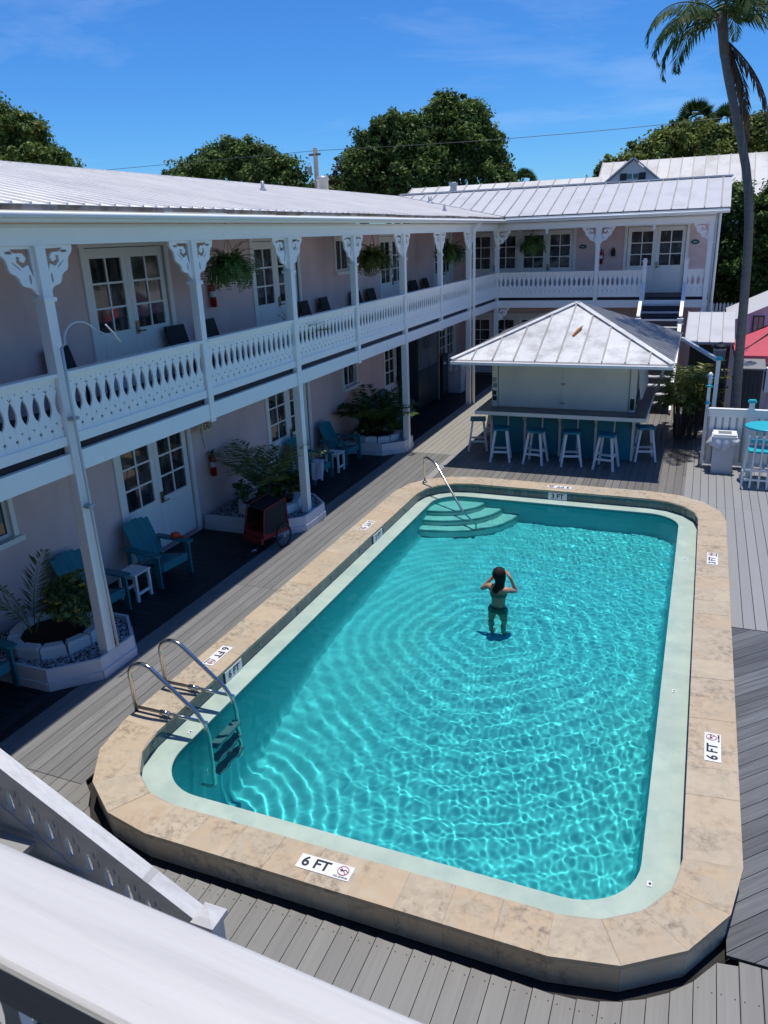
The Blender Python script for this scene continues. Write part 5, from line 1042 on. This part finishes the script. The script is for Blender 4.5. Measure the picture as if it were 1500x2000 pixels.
pl = thing('pergola_post', 'tall pale blue post with a sloping beam back to the bar roof', 'post', (.40, 17.0, 0))
MB().box(.36, .44, 16.96, 17.04, 0, 2.0).build('post', M['trim_blue'], pl); MB().box(.33, .47, 16.93, 17.07, 2.0, 2.03).box(.35, .45, 16.95, 17.05, 2.031, 2.06).build('post_cap', M['turq'], pl); MB().bar((.39, 17.06, 1.98), (-.38, 19.3, 2.12), .06, .07).build('beam', M['white'], pl)
for z in (1.45, 1.62): MB().box(.32, .355, 16.94, 16.99, z, z+.04).build('hook', M['turq'], pl)
bt = thing('bar_table', 'round turquoise topped bar table on white legs by the fence', 'bar table', (1.33, 15.45, 0))
MB().lathe([(.02, 1.01), (.38, 1.01), (.392, 1.02), (.392, 1.04), (.38, 1.05), (.01, 1.05)], (1.33, 15.45, 0), 36).build('table_top', M['turq'], bt)
for a in range(4): c, s = math.cos(a*1.571+.6), math.sin(a*1.571+.6); MB().bar((1.33+c*.34, 15.45+s*.34, 0), (1.33+c*.16, 15.45+s*.16, 1.008), .06, .045, (-s, c, 0)).build('leg', M['stool'], bt)
for z, q in ((.25, .29), (.62, .23)): MB().box(1.33-q, 1.33+q, 15.43, 15.47, z, z+.05).box(1.31, 1.35, 15.45-q, 15.429, z, z+.05).box(1.31, 1.35, 15.471, 15.45+q, z, z+.05).build('stretcher', M['stool'], bt)
def bar_chair():
    t = thing('bar_chair', '', 'bar chair')        # faces +y
    q = [(.23*math.sin(a), -.20-.05*math.cos(a)) for a in np.linspace(-1.2, 1.2, 9)]
    MB().prism([(-.24, .2), (.24, .2)]+[(x, y) for x, y in q[::-1]], .665, .70).build('seat', M['turq'], t, local=True)
    xs_ = np.linspace(-.235, .235, 5)
    for x in xs_: yb = -.245+.25*x*x; MB().bar((x*1.22, yb-.06, .02), (x, yb, .98), .034, .026, (0, 1, 0)).build('back_slat', M['stool'], t, local=True)
    for a, b in zip(xs_[:-1], xs_[1:]): MB().box(a+.020, b-.020, -.265+.2*a*a, -.235+.2*b*b, .86, .925).build('back_panel', M['turq'], t, local=True)
    for sx_ in (-1, 1): MB().bar((sx_*.28, .26, 0), (sx_*.2, .17, .664), .045, .04, (0, 1, 0)).build('leg', M['stool'], t, local=True)
    for z in (.16, .34): MB().box(-.25, .25, -.305, -.285, z, z+.035).build('stretcher', M['stool'], t, local=True)
    for sx_ in (-1, 1): MB().bar((sx_*.27, -.27, .25), (sx_*.26, .24, .25), .025, .04).build('stretcher', M['stool'], t, local=True)
    return t
bc = bar_chair(); bc.location = (1.24, 15.08, .002); tag(bc, 'white bar chair with turquoise seat drawn up in front of the round table', 'bar chair', 'white and turquoise bar chairs')
b2 = copy_tree(bc); b2.location = (1.86, 15.35, .002); b2.rotation_euler = (0, 0, 1.3); tag(b2, 'second white and turquoise bar chair, mostly outside the right edge', 'bar chair', 'white and turquoise bar chairs')
# leaning coconut palm
PT = [(.86, 17, -.05), (.845, 17, .55), (.801, 17, 1.206), (.765, 17, 2.2), (.737, 17, 3.037), (.715, 17, 3.65), (.688, 17, 4.18), (.650, 17, 4.65), (.591, 17, 5.1), (.49, 17, 5.58), (.35, 17, 6.07), (.235, 17, 6.42), (.126, 17, 6.77), (.02, 17, 7.11), (-.075, 17, 7.45), (-.15, 17, 7.9), (-.19, 17, 8.25)]
PT = [(x*(1+.10*max(0, (z-1)/7.2)), y*(1+.10*max(0, (z-1)/7.2)), CZ+(z-CZ)*(1+.10*max(0, (z-1)/7.2))) for x, y, z in PT]
palm = thing('coconut_palm', 'tall leaning palm with grey trunk and drooping crown above the fence', 'palm tree', (.86, 17, 0))
tr = MB(); rr_ = [.16, .12, .10]+[.09-.014*i/13 for i in range(14)]; tr.tube(PT, rr_, 14); trk = tr.build('trunk', M['palm_bark'], palm, True)
mb = MB().tube([PT[-3], PT[-2], PT[-1], (-.20, 18.72, 8.5)], [.085, .10, .095, .045], 12); mb.build('crown_shaft', M['bark'], palm, True)
fr = Fronds(31); top = (-.195, 18.7, 8.36)
for az, el, ln, dr in [(3.25, .55, 2.0, 2.9), (3.0, .2, 1.9, 2.5), (3.55, .75, 2.2, 2.7), (2.7, .7, 2.1, 2.6), (.1, .6, 2.1, 2.9), (-.25, .25, 2.0, 2.6), (.4, .9, 2.2, 2.6), (.0, 1.1, 2.2, 2.4), (.75, .8, 2.2, 2.3), (1.4, .8, 2.2, 2.2), (-1.2, .8, 2.0, 2.6), (-2.2, .6, 2.1, 2.6), (4.9, 1.1, 2.2, 2.4), (2.0, 1.1, 2.3, 2.0), (-.8, .8, 2.1, 2.6), (5.6, 1.35, 2.0, 1.4), (2.3, .4, 1.9, 2.4)]:
    fr.frond(top, az, el, ln*.93, dr, 40, .46, .040, .020, .85, .08)
fr.build('frond_crown', M['palm_leaf'], M['palm_leaf'], palm, wloc(palm), 'frond_stem')
fr = Fronds(32)
for az, el, ln, dr in [(.1, -.7, 2.1, .95), (.4, -1.0, 2.0, .6), (-.2, -1.1, 1.8, .5), (.2, -1.25, 1.5, .3), (.6, -.8, 1.6, .9)]: fr.frond((-.09, 18.62, 8.0), az, el, ln, dr, 30, .42, .06, .02, .9, .05)
fr.build('dead_frond', M['palm_dead'], M['palm_dead'], palm, wloc(palm), 'frond_stem')
def clump_palm(name, lab, loc, nst, h, ln, seed, m, ll=.28, cat='palm plant'):
    t = thing(name, lab, cat, loc); fr = Fronds(seed); g_ = np.random.default_rng(seed); mb = MB()
    for i in range(nst):
        a = g_.random()*6.283; r_ = g_.uniform(.05, .3); b = (loc[0]+r_*math.cos(a), loc[1]+r_*math.sin(a), loc[2]); tpz = h*g_.uniform(.45, .9); tp = (b[0]+.12*math.cos(a), b[1]+.12*math.sin(a), loc[2]+tpz); mb.tube([b, tp], [.03, .018], 6)
        for k in range(6): fr.frond(tp, a+k*1.05+g_.random(), g_.uniform(.5, 1.4), ln*g_.uniform(.7, 1.1), g_.uniform(1.2, 2.2), 16, ll, .026, .008, .25, .18)
    mb.build('trunk', M['bark'], t); fr.build('fronds', M[m], M['palm_gold'], t, loc, 'frond_stem'); return t
clump_palm('areca_palm', 'golden green clumping palm between the bar and the gate', (-.12, 18.35, 0), 15, 1.55, .78, 41, 'palm_gold', .26)
shrub('understory_bush', 'dark leafy bush under the golden palm', (-.1, 19.4, 0), [(-.15, 19.35, .55, .55, .4, .5), (.15, 19.7, .9, .4, .4, .5), (-.45, 19.6, .6, .35, .35, .45)], 43, 'leaf_dark', 90, 26, .10)
um = thing('market_umbrella', 'square coral red market umbrella open beyond the fence', 'umbrella', (2.0, 19.3, 0)); pk = (2.0, 19.3, 2.80); Q = [(.74, 18.05), (3.3, 18.05), (3.3, 20.55), (.74, 20.55)]
for i in range(4):
    a, b = Q[i], Q[(i+1) % 4]; A_, B_ = Vector((*a, 1.94)), Vector((*b, 1.94)); mid = (A_+B_)/2+Vector((0, 0, .03)); P_ = Vector(pk); pts = []; nU, nV = 10, 6
    for v_ in range(nV+1):
        for u in range(nU+1): e = A_.lerp(B_, u/nU); p = e.lerp(P_, v_/nV); sag = .05*math.sin(math.pi*u/nU)*(1-v_/nV)+.05*math.sin(math.pi*v_/nV); pts.append(p-Vector((0, 0, sag))+Vector((0, 0, .012*math.sin(u*2.1+v_*1.3))))
    mb = MB().add(pts, [(v_*(nU+1)+u, v_*(nU+1)+u+1, (v_+1)*(nU+1)+u+1, (v_+1)*(nU+1)+u) for v_ in range(nV) for u in range(nU)]); mb.build('canopy_panel', M['pink_cloth'], um, True)
    d = (B_-A_).normalized(); MB().add([A_, B_, B_-Vector((0, 0, .14)), A_-Vector((0, 0, .14))], [(0, 1, 2, 3)]).build('valance', M['pink_cloth'], um); MB().bar((*a, 1.92), (pk[0], pk[1], 2.74), .02, .03).build('rib', M['bark'], um)
MB().tube([(2, 19.3, 0), (2, 19.3, 2.85)], .03, 10).build('pole', M['bark'], um); MB().lathe([(.04, 0), (.05, .03), (.01, .08)], (2, 19.3, 2.82), 10).build('finial', M['bark'], um)
sh = thing('storage_box', 'dark grey boarded storage cupboard with pale sloping lid under the umbrella', 'storage cupboard', (1.04, 17.8, 0))
for k in range(6): MB().box(.79+k*.083, .868+k*.083, 17.5, 17.52, .05, 1.72).build('front_board', M['shed'], sh)
MB().box(.79, 1.285, 17.521, 18.1, .03, 1.70).build('carcass', M['shed'], sh); MB().slab([(.76, 17.45, 1.765), (1.32, 17.45, 1.765), (1.32, 18.15, 1.90), (.76, 18.15, 1.90)], (0, -.2, 1), .035).build('lid', M['shed_top'], sh)
ac = thing('air_conditioner', 'white boxed air conditioner at the right edge beyond the fence', 'air conditioner', (1.68, 18.0, 1.2)); MB().box(1.36, 2.0, 17.8, 18.3, 1.22, 1.72).build('casing', M['white'], ac)
for k in range(7): MB().box(1.46, 1.9, 17.785, 17.799, 1.29+k*.055, 1.325+k*.055).build('louvre', M['roof_grey'], ac)
MB().box(1.42, 1.47, 17.85, 17.9, 0, 1.219).box(1.9, 1.95, 17.85, 17.9, 0, 1.219).build('support_leg', M['metal_grey'], ac)
lc = thing('lantern_post', 'cream drum lantern with dark cap on a rough post beyond the gate', 'lantern', (.43, 18.5, 0)); MB().lathe([(.115, 1.76), (.125, 1.78), (.13, 2.03), (.12, 2.05)], (.43, 18.5, 0), 18).build('drum', M['terra'], lc, True); MB().lathe([(.136, 1.985), (.136, 2.02)], (.43, 18.5, 0), 18).build('band', M['white'], lc, True)
MB().lathe([(.19, 2.05), (.19, 2.08), (.12, 2.12), (.02, 2.16)], (.43, 18.5, 0), 18).build('cap', M['char'], lc); MB().tube([(.43, 18.5, 0), (.45, 18.5, .9), (.43, 18.5, 1.76)], [.07, .06, .075], 10).build('post', M['bark'], lc, True)
MB().tube([(.62, 18.45, .4), (.60, 18.43, .9), (.62, 18.45, 1.2), (.54, 18.45, 1.75)], .022, 6).build('vine_stem', M['pole_wood'], lc, True)
# metal roofed lean-to and the small pale building beside it
ss = thing('lean_to_shed', 'dark shed with grey sheet metal roof right of the stairs', 'shed', (.2, 20.4, 0)); MB().box(-.2, .68, 19.75, 21.1, 0, 1.96).build('wall', M['shed'], ss)
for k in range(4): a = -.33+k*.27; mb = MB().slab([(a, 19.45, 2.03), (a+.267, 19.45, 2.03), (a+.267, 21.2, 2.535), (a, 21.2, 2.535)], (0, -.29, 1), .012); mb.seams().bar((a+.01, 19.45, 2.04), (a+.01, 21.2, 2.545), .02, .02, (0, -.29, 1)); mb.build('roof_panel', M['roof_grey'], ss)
MB().box(-.34, .76, 19.44, 19.47, 1.97, 2.02).build('fascia', M['metal_grey'], ss)
lv = thing('small_gabled_building', 'small lavender white gabled building at the right edge behind the umbrella', 'building', (2.3, 23, 0))
MB().add([(.70, 21.5, 0), (3.9, 21.5, 0), (3.9, 21.5, 2.3), (2.3, 21.5, 3.02), (.70, 21.5, 2.3), (.70, 25, 0), (3.9, 25, 0), (3.9, 25, 2.3), (2.3, 25, 3.02), (.70, 25, 2.3)], [(0, 1, 2, 3, 4), (9, 8, 7, 6, 5), (0, 4, 9, 5), (1, 6, 7, 2), (2, 7, 8, 3), (3, 8, 9, 4)]).build('wall', M['lav'], lv)
w_ = MB().box(1.18, 1.44, 21.46, 21.499, 2.0, 2.42).build('window', M['bark'], lv); MB().box(1.21, 1.30, 21.45, 21.459, 2.03, 2.39).box(1.32, 1.41, 21.45, 21.459, 2.03, 2.39).build('pane', M['terra'], w_)
for s, e in ((.62, 2.3), (3.98, 2.3)): MB().slab([(s, 21.4, 2.27), (s, 25.1, 2.27), (e, 25.1, 3.045), (e, 21.4, 3.045)], (0, 0, 1), .02).build('roof_slope', M['roof_grey'], lv)
pf = thing('picket_fence', 'distant white picket fence in the shade of the dark trees', 'fence', (.9, 27.5, 0)); MB().box(.1, 3.0, 27.53, 27.56, 1.75, 1.83).build('rail', M['house'], pf)
for k in range(26): x = .15+k*.11; MB().add([(x, 27.5, 0), (x+.07, 27.5, 0), (x+.07, 27.5, 2.16), (x+.035, 27.5, 2.22), (x, 27.5, 2.16), (x, 27.52, 0), (x+.07, 27.52, 0), (x+.07, 27.52, 2.16), (x+.035, 27.52, 2.22), (x, 27.52, 2.16)], [(0, 1, 2, 3, 4), (9, 8, 7, 6, 5), (0, 4, 9, 5), (1, 6, 7, 2), (2, 7, 8, 3), (3, 8, 9, 4)]).build('picket', M['house'], pf)
# houses behind
gh = thing('gabled_house', 'large house with bright white metal roof and a small gabled dormer behind the hotel', 'house', (-1.6, 40, 0))
MB().box(-5.0, 1.75, 38.4, 45, 0, 5.5).build('wall', M['house'], gh); nh = (0, -.56, 1); x = -5.15; k = 0
while x < 2.0:
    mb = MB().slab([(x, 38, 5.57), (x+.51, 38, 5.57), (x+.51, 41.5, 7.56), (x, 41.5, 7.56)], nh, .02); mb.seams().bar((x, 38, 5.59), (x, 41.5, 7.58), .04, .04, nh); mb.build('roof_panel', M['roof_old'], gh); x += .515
MB().slab([(-5.15, 41.5, 7.56), (2.02, 41.5, 7.56), (2.02, 45.2, 5.5), (-5.15, 45.2, 5.5)], (0, .56, 1), .02).build('back_slope', M['roof_old'], gh); MB().box(-5.2, 2.05, 37.96, 37.99, 5.42, 5.56).build('fascia', M['white'], gh)
dm = MB().add([(-4.6, 38.25, 5.6), (-2.28, 38.25, 5.6), (-2.28, 38.25, 6.45), (-3.445, 38.25, 7.38), (-4.6, 38.25, 6.45), (-4.6, 40.6, 5.6), (-2.28, 40.6, 5.6), (-2.28, 40.6, 6.45), (-3.445, 40.6, 7.38), (-4.6, 40.6, 6.45)], [(0, 1, 2, 3, 4), (0, 4, 9, 5), (1, 6, 7, 2), (9, 8, 7, 6, 5)]).build('dormer', M['house'], gh)
for s in (-1, 1): MB().slab([(-3.445+s*1.40, 38.05, 6.36), (-3.445+s*1.40, 40.9, 6.36), (-3.445, 40.9, 7.50), (-3.445, 38.05, 7.50)], (s*.63, 0, .77), .06).build('dormer_roof', M['roof_grey'], dm)
MB().box(-3.66, -3.22, 38.2, 38.249, 6.38, 6.80).build('window', M['glass'], dm); MB().box(-3.98, -3.70, 38.2, 38.249, 6.38, 6.84).build('shutter', M['navy'], dm); MB().box(-3.18, -2.90, 38.2, 38.249, 6.38, 6.84).build('shutter', M['navy'], dm); MB().box(-3.455, -3.425, 38.18, 38.199, 6.38, 6.8).box(-3.66, -3.22, 38.18, 38.199, 6.57, 6.60).build('muntin', M['white'], dm)
rh = thing('rear_wing_house', 'long low building with weathered white metal roof just behind the far wing', 'house', (-8, 34, 0)); MB().box(-11.4, -4.4, 31.2, 35, 0, 5.6).build('wall', M['house'], rh); x = -11.6
while x < -4.4:
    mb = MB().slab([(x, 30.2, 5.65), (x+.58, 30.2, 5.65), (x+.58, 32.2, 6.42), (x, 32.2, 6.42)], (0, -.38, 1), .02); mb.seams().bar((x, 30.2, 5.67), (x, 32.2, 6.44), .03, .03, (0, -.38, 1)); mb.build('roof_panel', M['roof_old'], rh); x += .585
MB().slab([(-11.6, 32.2, 6.42), (-4.15, 32.2, 6.42), (-4.15, 36, 5.4), (-11.6, 36, 5.4)], (0, .3, 1), .02).build('back_slope', M['roof_old'], rh); MB().lathe([(.13, -.2), (.13, .28), (.17, .28), (.17, .38), (.03, .42)], (-9.6, 31.4, 6.1), 12).build('roof_vent', M['metal_grey'], rh)
up = thing('utility_pole', 'weathered wooden utility pole behind the left wing roof', 'utility pole', (-18.87, 38, 0)); MB().tube([(-18.87, 38, 0), (-18.87, 38, 8.9)], [.16, .11], 10).build('pole', M['pole_wood'], up, True); MB().box(-19.2, -18.55, 37.9, 37.96, 8.55, 8.65).build('crossarm', M['pole_wood'], up)
MB().lathe([(.1, 0), (.12, .03), (.12, .35), (.08, .4)], (-19.2, 37.9, 7.7), 10).build('transformer', M['metal_grey'], up)
for k, (dz, dy, lab) in enumerate([(0, 0, 'thin overhead wire crossing the sky from the utility pole to the right')]):
    o = thing('power_line', lab, 'overhead wire', (-18.87, 38, 8.7+dz))
    MB().tube([(-50, 38+dy, 8.6+dz)]+[(-18.87+t*28, 38+dy-t*2, 8.78+dz-.30*math.sin(math.pi*t)+t*.05) for t in np.linspace(0, 1, 12)], .011, 4).build('cable', M['wire'], o)
# trees beyond the roofs
def tree(name, lab, base, blobs, seed, m, n, per_, size, rc, m2=None):
    t = thing(name, lab, 'tree', base, 'trees beyond the roofs'); cr = crown('crown', blobs, n, per_, size, M[m], t, seed, base, rc)
    if m2: crown('leaf_tips', [(b[0], b[1], b[2]+b[5]*.12, b[3]*1.02, b[4]*1.02, b[5]*.98) for b in blobs], n//3, per_, size*1.05, M[m2], t, seed+1, base, rc*.8)
    hb = max(b[2] for b in blobs); mb = MB().tube([base, (base[0]+.2, base[1], hb*.4), (base[0], base[1], hb*.75)], [.42, .34, .2], 10); tk = mb.build('trunk', M['bark'], t, True)
    mb = MB()
    for b in blobs: mb.tube([(base[0]+.2, base[1], hb*.38), ((base[0]+b[0])/2, (base[1]+b[1])/2, (hb*.38+b[2])/2), (b[0], b[1], b[2]+b[5]*.5)], [.2, .13, .04], 7)
    mb.build('limb', M['bark'], tk); return t
tree('broadleaf_tree', 'big leafy tree cut by the left edge above the roof', (-31.5, 31, 0), [(-32.8, 31, 8.8, 2.4, 2.6, 2.4), (-30.3, 31, 8.0, 1.2, 2.0, 1.4), (-33.0, 31, 10.4, 1.4, 1.6, 1.3), (-29.3, 31, 8.4, .75, 1.1, .75), (-35, 31, 9.5, 2.4, 2.4, 2.6), (-30.7, 31, 9.8, 1.1, 1.2, .9)], 51, 'leaf_mid', 420, 70, .20, .50, 'leaf_yel')
tree('broadleaf_tree', 'wide rounded tree standing alone over the left wing roof', (-27.8, 45, 0), [(-28.6, 45, 7.9, 3.2, 3.0, 2.1), (-31.2, 45, 7.8, 1.8, 2.4, 1.7), (-25.6, 45, 7.6, 2.4, 2.6, 1.9), (-28.4, 45, 9.0, 1.9, 2, 1.5), (-26.6, 45, 8.9, 1.5, 1.6, 1.4), (-23.9, 45, 7.2, 1.4, 1.8, 1.2)], 53, 'leaf_mid', 460, 70, .24, .60, 'leaf_dark')
tree('broadleaf_tree', 'tall dark dense tree in the middle above the roofs', (-15.5, 42, 0), [(-15.6, 42, 7.9, 2.6, 2.6, 2.5), (-17.2, 42, 8.2, 1.6, 2.0, 1.6), (-16.0, 41.6, 9.4, 1.5, 1.5, 1.1), (-17.6, 42, 6.8, 1.6, 2.0, 1.5), (-14.6, 41, 7.2, 1.7, 1.8, 2.0)], 55, 'leaf_dark', 520, 70, .22, .55, 'leaf_mid')
tree('broadleaf_tree', 'taller paler tree behind the right side of the dark middle tree', (-12.4, 44, 0), [(-13.3, 44, 9.6, 1.7, 1.8, 1.8), (-12.6, 44, 8.2, 2.1, 2.2, 2.1), (-11.6, 44, 7.0, 1.5, 2.0, 1.7), (-14.0, 44, 10.6, 1.0, 1.2, 1.0), (-12.5, 44, 10.3, .9, 1.2, .9)], 57, 'leaf_mid', 420, 70, .21, .50, 'leaf_dark')
tree('flowering_tree', 'small brownish blossoming tree beside the utility pole', (-19.8, 46, 0), [(-20.2, 46, 8.3, 1.3, 1.3, 1.2), (-21.4, 46, 7.2, 1.4, 1.4, 1.0), (-19.4, 46, 7.4, 1.0, 1.2, 1.1)], 59, 'palm_dead', 150, 60, .17, .38, 'leaf_mid')
tree('broadleaf_tree', 'broad yellow green tree rising behind the gabled house', (-2, 52, 0), [(-3.8, 52, 7.6, 2.4, 2.4, 1.7), (-1.2, 52, 8.3, 2.3, 2.4, 1.9), (1.4, 52, 8.2, 1.9, 2.4, 1.5), (-5.8, 52, 7.3, 1.6, 2.0, 1.1), (3.4, 52, 8.6, 1.8, 2.0, 1.4), (1.9, 52, 9.6, .9, 1.0, .6), (-2.6, 52, 9.2, 1.2, 1.3, .8)], 61, 'leaf_yel', 460, 70, .24, .55, 'leaf_dark')
tree('broadleaf_tree', 'dark dense tree filling the space right of the far wing', (1.6, 31, 0), [(.9, 31, 4.3, 1.1, 1.6, 1.5), (2.6, 31, 4.2, 1.7, 2.0, 1.8), (1.2, 31, 2.9, 1.3, 1.8, 1.4), (3.9, 31, 3.0, 1.6, 2.0, 2.0), (.9, 32, 1.5, 1.3, 1.6, 1.4), (2.8, 32, 1.6, 1.7, 1.7, 1.5)], 63, 'leaf_dark', 560, 70, .17, .42, 'leaf_mid')
tree('broadleaf_tree', 'dark tree farther back behind the right hand yard', (4.5, 35, 0), [(3.2, 35, 3.6, 2.2, 2, 2.0), (5.6, 35, 3.6, 2.2, 2, 2.4), (1.0, 36, 2.4, 1.8, 1.6, 1.9)], 65, 'leaf_dark', 300, 60, .2, .5)
def fan_palm(lab, loc, h, r_, seed):
    t = thing('fan_palm', lab, 'palm tree', loc, 'fan palms beyond the roofs'); g_ = np.random.default_rng(seed); C = []; D = []; Nn = []; L_ = []
    for k in range(34):
        az = g_.random()*6.283; el = g_.uniform(-.5, 1.45); d = np.array([math.cos(az)*math.cos(el), math.sin(az)*math.cos(el), math.sin(el)]); hub = np.array([0, 0, h])+d*r_*.5; sd = np.cross(d, g_.normal(size=3)); sd /= np.linalg.norm(sd)
        for q in np.linspace(-1.3, 1.3, 15): dd = d*math.cos(q)+sd*math.sin(q)+np.array([0, 0, -.25]); dd /= np.linalg.norm(dd); C.append(hub+dd*r_*.28); D.append(dd); Nn.append(np.cross(d, sd)+g_.normal(size=3)*.15); L_.append(r_*.6)
    link('crown', leaf_mesh('crown', np.array(C), np.array(D), np.array(Nn), np.array(L_), .1*r_, M['palm_leaf']), t); MB().tube([(0, 0, 0), (.1, 0, h*.6), (0, 0, h)], [.2, .16, .14], 9).build('trunk', M['palm_bark'], t, True, local=True); return t
fan_palm('fan palm crown rising above the tree behind the gabled house', (-1.45, 54.5, 0), 10.5, 1.25, 71); fan_palm('second fan palm crown close to the leaning palm trunk', (.2, 54.5, 0), 10.2, 1.1, 72); fan_palm('small distant palm over the far roof, left of the gabled house', (-13.2, 61, 0), 8.0, 1.0, 73)
tag(crown('tree_line', [(x, 90+10*math.sin(x), 1.6, 9, 5, 3.2) for x in range(-120, 60, 8)], 900, 60, .55, M['leaf_dark'], None, 81, (0, 0, 0), 1.6), kind='stuff')
